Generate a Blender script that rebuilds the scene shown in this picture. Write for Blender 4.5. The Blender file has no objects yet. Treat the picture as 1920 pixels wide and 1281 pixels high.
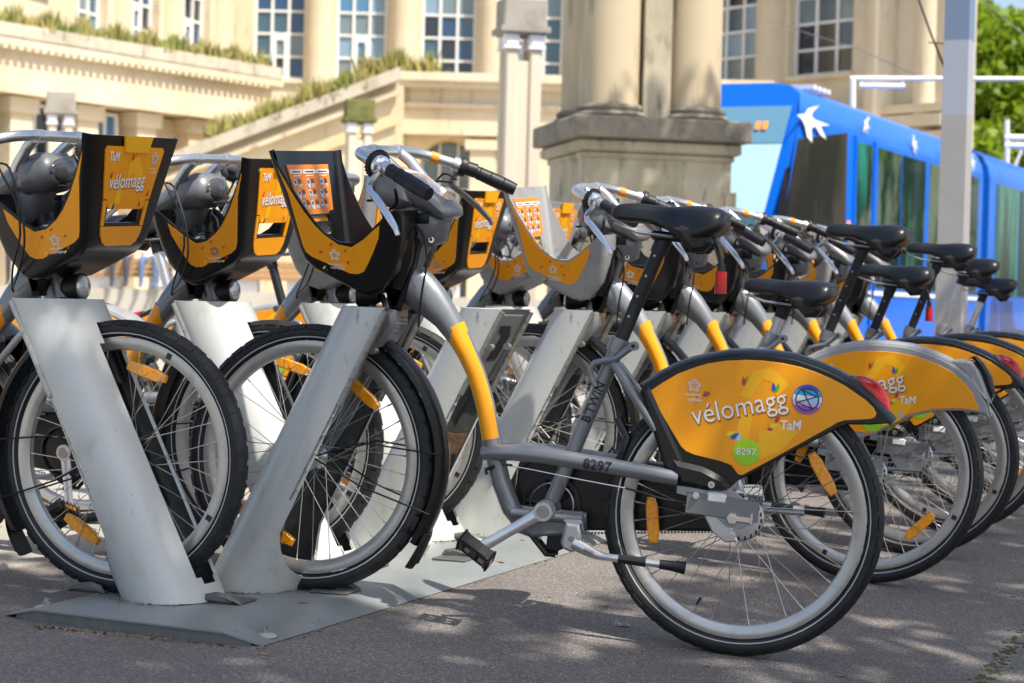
import bpy, bmesh, math, random
import numpy as np
from mathutils import Matrix, Vector
random.seed(7); rng = np.random.default_rng(7)
pi = math.pi; sin = math.sin; cos = math.cos; rad = math.radians
scene = bpy.context.scene
COL = scene.collection

# ---------------------------------------------------------------- camera
CAM_H, FPX, ROLL, HORIZON = .762, 3700., rad(1.5), 562.
PITCH = math.atan((640.5-HORIZON)/FPX)
FWD = Vector((0, cos(PITCH), -sin(PITCH)))
_up0 = Vector((0, sin(PITCH), cos(PITCH))); _r0 = Vector((1, 0, 0))
RIGHT = cos(ROLL)*_r0+sin(ROLL)*_up0
UP = -sin(ROLL)*_r0+cos(ROLL)*_up0
CAMP = Vector((0, 0, CAM_H))
cam = bpy.data.cameras.new('camera'); camo = bpy.data.objects.new('camera', cam); COL.objects.link(camo)
camo.matrix_world = Matrix(((RIGHT.x, UP.x, -FWD.x, 0), (RIGHT.y, UP.y, -FWD.y, 0), (RIGHT.z, UP.z, -FWD.z, CAM_H), (0, 0, 0, 1)))
cam.sensor_width = 36; cam.lens = FPX/1920*36; cam.clip_start = .05; cam.clip_end = 2000
cam.dof.use_dof = True; cam.dof.focus_distance = 4.72; cam.dof.aperture_fstop = 6.4
scene.camera = camo
# ---------------------------------------------------------------- sky, sun, exposure
SUN_AZ, SUN_EL = rad(44), rad(57)          # azimuth measured from +X towards -Y (right of and behind the camera)
SUND = Vector((cos(SUN_EL)*cos(SUN_AZ), -cos(SUN_EL)*sin(SUN_AZ), sin(SUN_EL)))
w = bpy.data.worlds.new('World'); scene.world = w; w.use_nodes = True
nt = w.node_tree; bgn = nt.nodes['Background']
sky = nt.nodes.new('ShaderNodeTexSky'); sky.sky_type = 'NISHITA'; sky.sun_disc = False
sky.sun_elevation = SUN_EL; sky.sun_rotation = math.atan2(SUND.x, SUND.y)
sky.air_density = 1.0; sky.dust_density = 2.6; sky.ozone_density = 1.0
nt.links.new(sky.outputs[0], bgn.inputs[0]); bgn.inputs[1].default_value = .13
sl = bpy.data.lights.new('sun', 'SUN'); sl.energy = 4.2; sl.angle = rad(.53); sl.color = (1, .95, .87)
so = bpy.data.objects.new('sun', sl); COL.objects.link(so)
so.rotation_euler = SUND.to_track_quat('Z', 'Y').to_euler(); so.location = (5, -5, 12)
scene.view_settings.view_transform = 'Standard'; scene.view_settings.look = 'None'
scene.view_settings.exposure = .76; scene.view_settings.gamma = 1.0
scene.cycles.max_bounces = 8; scene.cycles.transparent_max_bounces = 12
scene.cycles.sample_clamp_indirect = 4.0

def at(u, v, d):                      # a point d metres in front of the lens seen at photo pixel u,v
    return CAMP+d*(FWD+(u-960)/FPX*RIGHT-(v-640.5)/FPX*UP)
def at_x(u, v, d): return at(u, v, d)

# ---------------------------------------------------------------- materials
def mat(name, col, rough=.5, metal=0, spec=.5, coat=0, noise=None, bump=None, trans=0, emit=None, alpha=1, coatr=.05):
    m = bpy.data.materials.new(name); m.use_nodes = True; t = m.node_tree; b = t.nodes['Principled BSDF']
    b.inputs['Base Color'].default_value = (*col, 1); b.inputs['Roughness'].default_value = rough
    b.inputs['Metallic'].default_value = metal; b.inputs['Specular IOR Level'].default_value = spec
    b.inputs['Coat Weight'].default_value = coat; b.inputs['Coat Roughness'].default_value = coatr
    b.inputs['Transmission Weight'].default_value = trans
    if emit: b.inputs['Emission Color'].default_value = (*emit[0], 1); b.inputs['Emission Strength'].default_value = emit[1]
    tc = None
    if noise or bump:
        tc = t.nodes.new('ShaderNodeTexCoord')
    if noise:                         # list of (scale, amount, colour2, lo, hi)
        prev = None
        for (sc, c2, lo, hi, st) in noise:
            n = t.nodes.new('ShaderNodeTexNoise'); n.inputs['Scale'].default_value = sc; n.inputs['Detail'].default_value = 6
            n.inputs['Roughness'].default_value = .62
            mp = t.nodes.new('ShaderNodeMapping'); mp.inputs['Scale'].default_value = st
            t.links.new(tc.outputs['Object'], mp.inputs[0]); t.links.new(mp.outputs[0], n.inputs['Vector'])
            r = t.nodes.new('ShaderNodeMapRange'); r.inputs[1].default_value = lo; r.inputs[2].default_value = hi
            t.links.new(n.outputs[0], r.inputs[0])
            mx = t.nodes.new('ShaderNodeMix'); mx.data_type = 'RGBA'
            t.links.new(r.outputs[0], mx.inputs[0])
            if prev is None: mx.inputs[6].default_value = (*col, 1)
            else: t.links.new(prev, mx.inputs[6])
            mx.inputs[7].default_value = (*c2, 1); prev = mx.outputs[2]
        t.links.new(prev, b.inputs['Base Color'])
    if bump:
        n = t.nodes.new('ShaderNodeTexNoise'); n.inputs['Scale'].default_value = bump[0]; n.inputs['Detail'].default_value = 5
        t.links.new(tc.outputs['Object'], n.inputs['Vector'])
        bp = t.nodes.new('ShaderNodeBump'); bp.inputs['Strength'].default_value = bump[1]; bp.inputs['Distance'].default_value = bump[2]
        t.links.new(n.outputs[0], bp.inputs['Height']); t.links.new(bp.outputs[0], b.inputs['Normal'])
    return m
O1 = (1, 1, 1)
M = {}
M['frame'] = mat('grey_metallic_paint', (.205, .212, .218), .36, .4, coat=.5, noise=[(9, (.17, .175, .178), .45, .8, O1), (160, (.21, .22, .225), .55, .75, O1)])
M['frame_light'] = mat('pale_metallic_paint', (.29, .30, .305), .36, .4, coat=.4, noise=[(9, (.23, .235, .24), .45, .8, O1)])
M['alu'] = mat('brushed_aluminium', (.66, .66, .66), .34, .9, noise=[(40, (.52, .52, .52), .5, .8, O1)])
M['rim'] = mat('rim_aluminium', (.53, .51, .47), .33, .7, noise=[(30, (.36, .35, .33), .52, .85, O1)])
M['chrome'] = mat('chromed_steel', (.75, .75, .75), .16, 1)
M['steel'] = mat('dull_steel', (.36, .35, .33), .42, .8, noise=[(60, (.22, .21, .19), .5, .8, O1)])
M['rubber'] = mat('tyre_rubber', (.011, .011, .012), .6, noise=[(25, (.028, .027, .025), .52, .82, O1)], bump=(220, .25, .001))
M['grip'] = mat('grip_rubber', (.009, .0095, .013), .5, spec=.4)
M['black'] = mat('black_glossy_plastic', (.0055, .0055, .006), .27, spec=.4, coat=.12, coatr=.15, noise=[(70, (.02, .0195, .019), .64, .8, O1)])
M['blackm'] = mat('black_matt_plastic', (.010, .010, .011), .48, spec=.4)
M['saddle'] = mat('saddle_vinyl', (.007, .0075, .009), .36, spec=.45, noise=[(50, (.015, .015, .017), .55, .8, O1)], bump=(300, .12, .001))
M['greyp'] = mat('grey_plastic', (.30, .30, .295), .42, coat=.15, noise=[(20, (.23, .23, .22), .5, .75, O1)])
M['orange'] = mat('orange_vinyl', (.93, .35, .002), .32, spec=.35, coat=.25, coatr=.12, noise=[(4, (.86, .31, .002), .4, .7, O1), (55, (.50, .20, .02), .68, .73, (1, 1, .35)), (24, (.82, .36, .05), .66, .78, (.5, 1, 1))])
M['orange2'] = mat('lighter_orange_print', (.95, .46, .006), .32, spec=.35, coat=.25, coatr=.12)
M['orange3'] = mat('reflective_orange', (.85, .27, .01), .4, coat=.3)
M['sheet'] = mat('orange_instruction_sheet', (.86, .24, .012), .4)
M['white'] = mat('white_print', (.82, .81, .78), .4)
M['shadowp'] = mat('brown_print', (.36, .13, .004), .4)
M['red'] = mat('red_print', (.62, .02, .015), .4); M['mag'] = mat('magenta_print', (.42, .015, .12), .4)
M['blue'] = mat('blue_print', (.02, .09, .38), .4); M['sky'] = mat('pale_blue_print', (.35, .62, .80), .4)
M['green'] = mat('green_print', (.10, .36, .04), .4); M['lime'] = mat('lime_print', (.42, .66, .01), .4)
M['lime2'] = mat('lime_dark_print', (.30, .60, .01), .4)
M['yellow'] = mat('yellow_print', (.80, .66, .02), .4); M['cyan'] = mat('cyan_print', (.03, .36, .62), .35)
M['violet'] = mat('violet_print', (.33, .09, .40), .35); M['pink'] = mat('pink_print', (.68, .45, .62), .35)
M['navy'] = mat('navy_print', (.02, .035, .12), .35); M['ink'] = mat('black_print', (.015, .015, .017), .45)
M['refl'] = mat('amber_reflector', (.95, .38, .008), .2, coat=.8, noise=[(110, (.85, .27, .004), .45, .6, O1)], bump=(160, .6, .002))
M['lens'] = mat('red_lamp_lens', (.50, .004, .006), .22, spec=.35, coat=.3, noise=[(60, (.35, .004, .006), .45, .6, O1)])
M['lamp'] = mat('clear_lamp_glass', (.62, .63, .6), .08, .55, coat=1, bump=(70, 1, .004))
M['post'] = mat('pale_grey_post_paint', (.52, .53, .50), .36, .08, coat=.3, coatr=.25,
    noise=[(2.6, (.44, .455, .43), .42, .72, (1, 1, .5)), (26, (.27, .28, .265), .655, .70, (1, 1, .4)), (70, (.18, .185, .18), .682, .715, (1.6, 1.6, .5)), (7, (.36, .345, .26), .60, .80, (1.4, 1.4, .8))], bump=(45, .06, .002))
M['trim'] = mat('worn_steel_trim', (.42, .41, .37), .4, .75, noise=[(60, (.20, .19, .15), .48, .7, O1)])
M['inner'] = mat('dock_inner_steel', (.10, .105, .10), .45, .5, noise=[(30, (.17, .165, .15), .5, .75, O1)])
M['dark'] = mat('cavity_shade_black', (.006, .006, .006), .8)  # near-black fill paints the shade inside the slots and keyhole
M['plate'] = mat('grey_plate_paint', (.245, .268, .265), .42, .12,
    noise=[(3.2, (.19, .21, .21), .42, .7, O1), (16, (.30, .28, .23), .58, .74, O1), (60, (.08, .085, .08), .64, .70, O1)], bump=(60, .12, .002))
M['rust'] = mat('rusted_steel', (.17, .085, .035), .85, noise=[(45, (.06, .035, .02), .45, .65, O1)])

# ---------------------------------------------------------------- mesh builder
def smooth(P, k=4):                   # Catmull-Rom through the points
    P = [Vector(p) for p in P]; out = []
    for i in range(len(P)-1):
        p0 = P[max(i-1, 0)]; p1 = P[i]; p2 = P[i+1]; p3 = P[min(i+2, len(P)-1)]
        for j in range(k):
            t = j/k; out.append(.5*((2*p1)+(p2-p0)*t+(2*p0-5*p1+4*p2-p3)*t*t+(3*p1-p0-3*p2+p3)*t**3))
    return out+[P[-1]]
class MB:
    def __init__(s): s.v = []; s.f = []; s.m = []
    def add(s, vs, fs, m=0, X=None):
        o = len(s.v)
        if X is not None: vs = [tuple(X@Vector(p)) for p in vs]
        s.v.extend([tuple(p) for p in vs]); s.f.extend([tuple(i+o for i in f) for f in fs]); s.m.extend([m]*len(fs)); return s
    def grid(s, rows, m=0, closed=True, cap0=False, cap1=False, X=None):
        n = len(rows[0]); vs = [p for r in rows for p in r]; fs = []
        for i in range(len(rows)-1):
            for j in range(n if closed else n-1):
                k = (j+1) % n; fs.append((i*n+j, i*n+k, (i+1)*n+k, (i+1)*n+j))
        if cap0: fs.append(tuple(range(n-1, -1, -1)))
        if cap1: fs.append(tuple(range((len(rows)-1)*n, len(rows)*n)))
        return s.add(vs, fs, m, X)
    def tube(s, path, r, n=10, m=0, cap=True, side=None, rw=None, X=None):
        P = [Vector(p) for p in path]; N = len(P)
        R = r if isinstance(r, (list, tuple)) else [r]*N
        W = R if rw is None else (rw if isinstance(rw, (list, tuple)) else [rw]*N)
        T = []
        for i in range(N):
            t = (P[min(i+1, N-1)]-P[max(i-1, 0)]); T.append(t.normalized() if t.length > 1e-9 else Vector((0, 0, 1)))
        if side is not None: u = Vector(side)
        else:
            u = Vector((0, 1, 0)) if abs(T[0].y) < .9 else Vector((1, 0, 0))
        rows = []
        for i in range(N):
            u = (u-T[i]*u.dot(T[i])).normalized(); wv = T[i].cross(u)
            rows.append([tuple(P[i]+u*R[i]*cos(2*pi*k/n)+wv*W[i]*sin(2*pi*k/n)) for k in range(n)])
        return s.grid(rows, m, True, cap, cap, X)
    def box(s, c, d, m=0, X=None, bev=0):
        hx, hy, hz = d[0]/2, d[1]/2, d[2]/2
        if bev <= 0:
            vs = [(c[0]+a*hx, c[1]+b*hy, c[2]+e*hz) for e in (-1, 1) for b in (-1, 1) for a in (-1, 1)]
            return s.add(vs, [(0, 2, 3, 1), (4, 5, 7, 6), (0, 1, 5, 4), (2, 6, 7, 3), (0, 4, 6, 2), (1, 3, 7, 5)], m, X)
        b = min(bev, hx*.9, hy*.9, hz*.9)
        def ring(ix, iy): return [(hx-ix, hy-iy-b), (hx-ix-b, hy-iy), (-hx+ix+b, hy-iy), (-hx+ix, hy-iy-b), (-hx+ix, -hy+iy+b), (-hx+ix+b, -hy+iy), (hx-ix-b, -hy+iy), (hx-ix, -hy+iy+b)]
        q = b
        rows = [[(c[0]+x, c[1]+y, c[2]+z) for x, y in ring(i, i)] for i, z in ((q, -hz), (0, -hz+b), (0, hz-b), (q, hz))]
        return s.grid(rows, m, True, True, True, X)
    def lathe(s, prof, n=32, m=0, X=None, caps=False, a0=0, a1=2*pi):
        full = abs(a1-a0-2*pi) < 1e-6; k = n if full else n+1
        rows = [[(r*cos(a0+(a1-a0)*i/n), r*sin(a0+(a1-a0)*i/n), h) for i in range(k)] for r, h in prof]
        return s.grid(rows, m, full, caps, caps, X)
    def prism(s, poly, y0, y1, m=0, bev=0, axis='y', X=None, mcap=None):
        # poly in (x,z), extruded along y from y0 to y1
        P = [Vector((p[0], p[1])) for p in poly]; n = len(P)
        area = sum(P[i].x*P[(i+1) % n].y-P[(i+1) % n].x*P[i].y for i in range(n)); sg = 1 if area > 0 else -1
        def inset(d):
            out = []
            for i in range(n):
                e0 = (P[i]-P[i-1]); e1 = (P[(i+1) % n]-P[i])
                n0 = Vector((-e0.y, e0.x)).normalized()*sg; n1 = Vector((-e1.y, e1.x)).normalized()*sg
                b = n0+n1; L = b.length
                b = b/L if L > 1e-6 else n0
                out.append(P[i]+b*min(d/max(b.dot(n0), .35), d*2))
            return out
        mk = lambda pts, y: [(p.x, y, p.y) for p in pts]
        if bev:
            I = inset(bev); dy = bev if y1 > y0 else -bev
            rows = [mk(I, y0), mk(P, y0+dy), mk(P, y1-dy), mk(I, y1)]
        else: rows = [mk(P, y0), mk(P, y1)]
        return s.grid(rows, m, True, True, True, X)
    def ball(s, c, r, n=12, m=0, X=None):
        r = r if isinstance(r, (list, tuple)) else (r, r, r); rows = []
        k = max(4, n//2)
        for i in range(k+1):
            t = -pi/2+pi*i/k; q = max(cos(t), .02)
            rows.append([(c[0]+r[0]*q*cos(2*pi*j/n), c[1]+r[1]*q*sin(2*pi*j/n), c[2]+r[2]*sin(t)) for j in range(n)])
        return s.grid(rows, m, True, True, True, X)
    def mesh(s, name, mats, ang=35, fix=True, smooth=True):
        me = bpy.data.meshes.new(name); me.from_pydata(s.v, [], s.f)
        for x in mats: me.materials.append(M[x] if isinstance(x, str) else x)
        if len(mats) > 1: me.polygons.foreach_set('material_index', s.m)
        if fix:
            b = bmesh.new(); b.from_mesh(me); bmesh.ops.recalc_face_normals(b, faces=b.faces); b.to_mesh(me); b.free()
        if smooth:
            me.shade_smooth(); me.set_sharp_from_angle(angle=rad(ang))
        me.update(); return me
def link(name, me, parent=None, X=None, **props):
    o = bpy.data.objects.new(name, me); COL.objects.link(o)
    if parent is not None: o.parent = parent
    if X is not None:
        if parent is not None: o.matrix_local = X
        else: o.matrix_world = X
    for k, v in props.items(): o[k] = v
    return o
def thing(name, label, cat, X=None, group=None, me=None):
    o = bpy.data.objects.new(name, me); COL.objects.link(o)
    if me is None: o.empty_display_size = .1
    if X is not None: o.matrix_world = X if isinstance(X, Matrix) else Matrix.Translation(X)
    o['label'] = label; o['category'] = cat
    if group: o['group'] = group
    return o
def structure(name, me, X=None): return link(name, me, None, X, kind='structure')
def applied(me, mods):                # run modifiers on a mesh and return the result
    o = bpy.data.objects.new('tmp', me); COL.objects.link(o)
    for ty, kw in mods:
        md = o.modifiers.new(ty, ty)
        for k, v in kw.items(): setattr(md, k, v)
    dg = bpy.context.evaluated_depsgraph_get()
    out = bpy.data.meshes.new_from_object(o.evaluated_get(dg)); bpy.data.objects.remove(o)
    return out
_tc = {}
def glyphs(txt, size=1, shear=0, bold=0, width=1, align='LEFT', space=1):
    key = (txt, shear, bold, width, align, space)
    if key not in _tc:
        c = bpy.data.curves.new('t', 'FONT'); c.body = txt; c.size = 1; c.shear = shear; c.offset = bold; c.resolution_u = 3
        c.align_x = align; c.fill_mode = 'FRONT'; c.space_character = space
        o = bpy.data.objects.new('t', c); me = bpy.data.meshes.new_from_object(o)
        vs = [(v.co.x*width, v.co.y) for v in me.vertices]; fs = [tuple(p.vertices) for p in me.polygons]
        bpy.data.objects.remove(o); bpy.data.meshes.remove(me); bpy.data.curves.remove(c); _tc[key] = (vs, fs)
    vs, fs = _tc[key]
    return [(x*size, y*size) for x, y in vs], fs
class Print:                          # flat printed graphics laid on a surface (origin, right, up, normal)
    def __init__(s, fn): s.b = MB(); s.fn = fn; s.mats = []
    def mi(s, m):
        if m not in s.mats: s.mats.append(m)
        return s.mats.index(m)
    def poly(s, pts, m, lift=.0008): s.b.add([s.fn(x, y, lift) for x, y in pts], [tuple(range(len(pts)))], s.mi(m))
    def text(s, txt, x, y, size, m, rot=0, lift=.0012, **k):
        vs, fs = glyphs(txt, size, **k); c, q = cos(rot), sin(rot)
        s.b.add([s.fn(x+a*c-b*q, y+a*q+b*c, lift) for a, b in vs], fs, s.mi(m))
    def disc(s, x, y, r, m, lift=.001, ry=None, n=28): s.poly([(x+r*cos(2*pi*i/n), y+(ry or r)*sin(2*pi*i/n)) for i in range(n)], m, lift)
    def ring(s, x, y, r0, r1, m, lift=.0014, n=32):
        a = [(cos(2*pi*i/n), sin(2*pi*i/n)) for i in range(n)]
        vs = [s.fn(x+r0*c, y+r0*q, lift) for c, q in a]+[s.fn(x+r1*c, y+r1*q, lift) for c, q in a]
        s.b.add(vs, [(i, (i+1) % n, n+(i+1) % n, n+i) for i in range(n)], s.mi(m))
    def stroke(s, pts, wd, m, lift=.0013, closed=False):
        n = len(pts)
        for i in range(n if closed else n-1):
            a = Vector(pts[i]); b = Vector(pts[(i+1) % n]); d = (b-a).normalized(); p = Vector((-d.y, d.x))*wd/2; e = d*wd*.3
            s.poly([a-e-p, b+e-p, b+e+p, a-e+p], m, lift)
    def star(s, x, y, r, wd, m):      # rounded five-point outline
        pts = []
        for i in range(40):
            t = 2*pi*i/40+pi/2; pts.append((x+r*(.76+.24*cos(5*(t-pi/2)))*cos(t), y+r*(.76+.24*cos(5*(t-pi/2)))*sin(t)))
        s.stroke(pts, wd, m, closed=True)
    def drop(s, x, y, r, ang, m):
        pts = []
        for i in range(14):
            t = 2*pi*i/14; q = .5*(1-cos(t)); pts.append((cos(t)*r*1.3, sin(t)*r*.75*q**.5))
        c, q = cos(ang), sin(ang)
        s.poly([(x+a*c-b*q, y+a*q+b*c) for a, b in pts], m, .001)
    def mesh(s, name): return s.b.mesh(name, s.mats, fix=False, smooth=False)
# ================================================================ share bike parts (rear hub at x=0 z=.33, forward +x, left +y)
SIDE = (0, 1, 0)
def wheel_parts(kind):
    R = .33
    t = MB()
    prof = []
    for k in range(15):                                   # tyre section
        a = rad(-150+300*k/14); prof.append((R-.0215+.0215*cos(a), .0215*sin(a)))
    t.lathe(prof, 72)
    for s in (-1, 1):                                     # shoulder blocks
        for i in range(44):
            a0 = 2*pi*(i+(.5 if s > 0 else 0))/44; a1 = a0+2*pi/44*.74; vs = []
            for a in (a0, a1):
                for r, y in ((R-.0035, .0125), (R-.0135, .0205), (R-.0125, .0228), (R-.0018, .0150)):
                    vs.append((r*cos(a), r*sin(a), s*y))
            t.add(vs, [(0, 1, 2, 3), (7, 6, 5, 4), (0, 4, 5, 1), (1, 5, 6, 2), (2, 6, 7, 3), (3, 7, 4, 0)])
    X = Matrix.Rotation(pi/2, 4, 'X')
    for i, v in enumerate(t.v): t.v[i] = tuple(X@Vector(v))
    st = MB()
    for s in (-1, 1): st.lathe([(.2965, s*.0205), (.2995, s*.0212)], 72, X=X)
    rm = MB()
    rm.lathe([(.2885, .0135), (.284, .0145), (.276, .0142), (.268, .0125), (.259, .0085), (.2565, 0), (.259, -.0085), (.268, -.0125), (.276, -.0142), (.284, -.0145), (.2885, -.0135)], 72, X=X)
    lbs = []
    for a in (rad(62), rad(-30)):
        for s in (-1, 1):
            pts = [(r*cos(a+d), r*sin(a+d), s*.0150) for r, d in ((.268, -.025), (.283, -.025), (.283, .025), (.268, .025))]
            lb = MB(); lb.add(pts, [(0, 1, 2, 3)], X=X); lbs.append(lb.mesh('rim_label', ['ink']))
    sp = MB()
    for i in range(36):
        s = 1 if i % 2 else -1; a = 2*pi*i/36; off = rad(72)*(1 if (i//2) % 2 else -1)
        p0 = (.027*cos(a+off), s*.03, .027*sin(a+off)); p1 = (.2585*cos(a), s*.004, .2585*sin(a))
        sp.tube([p0, p1], .00115, 5, cap=False)
        q = Vector(p1)+(Vector(p0)-Vector(p1)).normalized()*.014
        sp.tube([p1, q], .0021, 5, cap=False)
    va = MB()
    a = rad(-70); d = Vector((cos(a), 0, sin(a)))
    va.tube([d*.262, d*.232], .003, 6, m=0); va.tube([d*.238, d*.218], .0042, 8, m=1)
    hb = MB()
    if kind == 'rear': pf = [(.012, -.062), (.012, -.045), (.028, -.04), (.03, -.028), (.02, -.022), (.024, .02), (.032, .026), (.032, .03), (.03, .034), (.012, .036), (.012, .062)]
    else: pf = [(.006, -.058), (.012, -.05), (.03, -.034), (.034, -.030), (.034, -.026), (.03, -.02), (.03, .02), (.034, .026), (.034, .030), (.03, .034), (.012, .05), (.006, .058)]
    hb.lathe(pf, 24, X=X, caps=True)
    rf = []
    for a in (rad(-10), rad(144.5)) if kind == 'rear' else (rad(73), rad(238)):
        b = MB(); c = Vector((.213*cos(a), 0, .213*sin(a)))
        L = Matrix.Translation(c)@Matrix.Rotation(-a+pi/2, 4, 'Y')
        pl = [(-.055, -.009), (-.03, -.0145), (.03, -.0145), (.055, -.009), (.055, .009), (.03, .0145), (-.03, .0145), (-.055, .009)]
        b.prism(pl, -.008, .008, bev=.003, X=L); b.tube([L@Vector((0, -.011, 0)), L@Vector((0, .011, 0))], .006, 10)
        rf.append(b.mesh('reflector', ['refl']))
    out = [('tyre', t.mesh('tyre', ['rubber'], 40)), ('reflective_stripe', st.mesh('reflective_stripe', [M['stripe']])), ('rim', rm.mesh('rim', ['rim'])),
           ('spokes', sp.mesh('spokes', ['steel_bright'])), ('valve', va.mesh('valve', ['steel', 'grip'])), ('hub', hb.mesh('hub', ['alu']))]
    return out+[('reflector', r) for r in rf]+[('rim_label', l) for l in lbs]
M['stripe'] = mat('reflective_grey_stripe', (.42, .42, .40), .45)
M['steel_bright'] = mat('spoke_steel', (.50, .48, .44), .3, .9)

MAIN = [(.885, .80, .048), (.845, .778, .050), (.805, .748, .044), (.765, .712, .034), (.728, .668, .0275), (.70, .628, .0245), (.676, .588, .0235), (.658, .548, .0235), (.643, .51, .0235),
        (.631, .47, .0235), (.620, .435, .0235), (.608, .40, .0235), (.585, .335, .0235), (.553, .275, .024), (.515, .238, .024), (.47, .224, .019)]
def frame_mesh(mt):
    b = MB()
    b.tube([(p[0], 0, p[1]) for p in MAIN], [.034, .034, .032, .029]+[.026]*(len(MAIN)-4), 16, side=SIDE, rw=[p[2] for p in MAIN])
    b.tube([(.838, 0, .905), (.908, 0, .700)], .0245, 16, side=SIDE)
    b.tube([(.836, 0, .912), (.844, 0, .888)], .0285, 16, side=SIDE, m=1)
    for s in (-1, 1):
        b.tube([(.632, s*.008, .398), (.60, s*.022, .406), (.55, s*.040, .413), (.48, s*.052, .416), (.38, s*.058, .414), (.25, s*.060, .409), (.155, s*.060, .405)], [.018, .02, .0205, .0205, .020, .019, .018], 12)
        b.tube([(.352, s*.016, .655), (.335, s*.032, .646), (.30, s*.05, .606), (.25, s*.058, .547), (.22, s*.058, .51)], .0105, 10)
        b.box((.045, s*.066, .352), (.17, .006, .05), bev=.002)
    b.tube([(.462, 0, .285), (.337, 0, .705)], .0185, 14, side=SIDE)
    b.tube([(.345, 0, .678), (.335, 0, .712)], .0235, 16, side=SIDE)
    b.tube([(.463, -.045, .285), (.463, .045, .285)], .026, 18)
    b.tube([(.545, .03, .268), (.372, .03, .274)], .013, 10); b.tube([(.545, -.03, .268), (.372, -.03, .274)], .013, 10)
    b.prism([(.545, .272), (.372, .276), (.366, .245), (.40, .234), (.49, .216), (.53, .236)], -.032, .032, bev=.006)
    b.tube([(.497, .02, .222), (.452, .02, .178), (.43, .02, .180)], .006, 8, m=1); b.tube([(.497, -.02, .222), (.452, -.02, .178), (.43, -.02, .180)], .006, 8, m=1)
    b.prism([(.455, .232), (.385, .236), (.40, .205), (.43, .186), (.455, .19)], -.02, .02, m=1, bev=.004)
    # lever of the seat clamp, bent hook
    b.tube([(.297, .026, .700), (.312, .03, .690), (.338, .03, .664), (.366, .028, .656), (.388, .024, .648), (.396, .022, .634), (.393, .022, .612), (.380, .022, .592)], [.010, .009, .0085, .008, .008, .008, .007, .006], 10, side=SIDE)
    b.tube([(.299, .012, .699), (.299, .042, .699)], .0115, 12); b.tube([(.299, .040, .699), (.299, .045, .699)], .005, 8, m=1)
    return b.mesh('frame', [mt, 'blackm'], 40)
def band_mesh():
    b = MB(); seg = MAIN[4:11]
    pts = [(.7445, .692, .031)]+seg
    b.tube([(p[0], 0, p[1]) for p in pts], [.0272]*len(pts), 16, side=SIDE, rw=[p[2]*.985 for p in pts], cap=False)
    return b.mesh('orange_band', ['orange'], 60)
def seat_text(s): 
    P = Print(lambda x, y, l: None); d = Vector((.125, 0, -.42)).normalized(); u = Vector((d.z, 0, -d.x))
    out = MB()
    if True:
        vs, fs = glyphs("B'TWIN", .032, bold=.015, width=.95)
        dr = -d if s > 0 else d                      # reads upwards on the left side, downwards on the right one
        base = Vector((.3965, 0, .505)) if s > 0 else Vector((.3665, 0, .606))
        up = Vector((dr.z, 0, -dr.x)) if s > 0 else Vector((-dr.z, 0, dr.x))
        pts = []
        for a, c in vs:
            q = c-.011; y = s*math.sqrt(max(.0216**2-q*q, 1e-6))
            p = base+dr*a+up*q; pts.append((p.x, y, p.z))
        out.add(pts, fs)
    return out.mesh('lettering', ['ink'], fix=False, smooth=False)
def number_mesh(txt, s):
    out = MB()
    if True:
        vs, fs = glyphs(txt, .036, bold=.012, width=.95)
        wd = max(a for a, c in vs); pts = []
        for a, c in vs:
            q = c-.0125; x = (.346+wd/2-a) if s > 0 else (.346-wd/2+a)
            zc = .4115+.022*(x-.31); y = s*(.0592-.012*(x-.31)+math.sqrt(max(.0204**2-q*q, 1e-6))+.0022); pts.append((x, y, zc+q))
        out.add(pts, fs)
    return out.mesh('number', ['ink'], fix=False, smooth=False)
FOUT = [(.262, .606), (.225, .637), (.186, .663), (.155, .678), (.119, .691), (.07, .706), (.023, .713), (-.03, .716), (-.082, .714), (-.14, .701), (-.18, .689), (-.213, .675), (-.262, .643), (-.318, .595), (-.269, .585), (-.218, .579), (-.192, .564), (.018, .416), (.033, .398), (.055, .391), (.085, .389), (.151, .392), (.164, .414), (.19, .44), (.215, .485), (.25, .545)]
FPAN = [(.247, .598), (.215, .625), (.184, .648), (.15, .666), (.118, .680), (.075, .692), (.032, .699), (-.01, .7025), (-.054, .702), (-.095, .698), (-.131, .691), (-.168, .680), (-.202, .667), (-.251, .641), (-.272, .625), (-.280, .612), (-.277, .603), (-.267, .598), (-.211, .588), (-.195, .581), (-.185, .573), (-.051, .474), (.006, .433), (.013, .431), (.020, .434), (.036, .451), (.06, .457), (.123, .464), (.145, .470), (.158, .480), (.189, .520), (.23, .573)]
FOUT_W = [(.262, .606), (.225, .637), (.186, .663), (.155, .678), (.119, .691), (.07, .706), (.023, .713), (-.03, .716), (-.082, .714), (-.14, .701), (-.18, .689), (-.213, .675), (-.250, .650), (-.285, .62), (-.315, .575), (-.33, .535), (-.31, .548), (-.24, .548), (-.17, .538), (-.10, .512), (-.04, .475), (-.01, .45), (.018, .44), (.04, .43), (.15, .43), (.19, .44), (.215, .485), (.25, .545)]
FPAN_W = [(.247, .598), (.215, .622), (.184, .643), (.15, .661), (.118, .675), (.075, .687), (.032, .693), (-.01, .6965), (-.054, .696), (-.095, .692), (-.131, .685), (-.168, .674), (-.202, .661), (-.24, .636), (-.272, .605), (-.290, .57), (-.295, .555), (-.24, .555), (-.17, .545), (-.10, .52), (-.04, .484), (-.012, .458), (.01, .45), (.13, .45), (.158, .470), (.189, .520), (.23, .573)]
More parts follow.
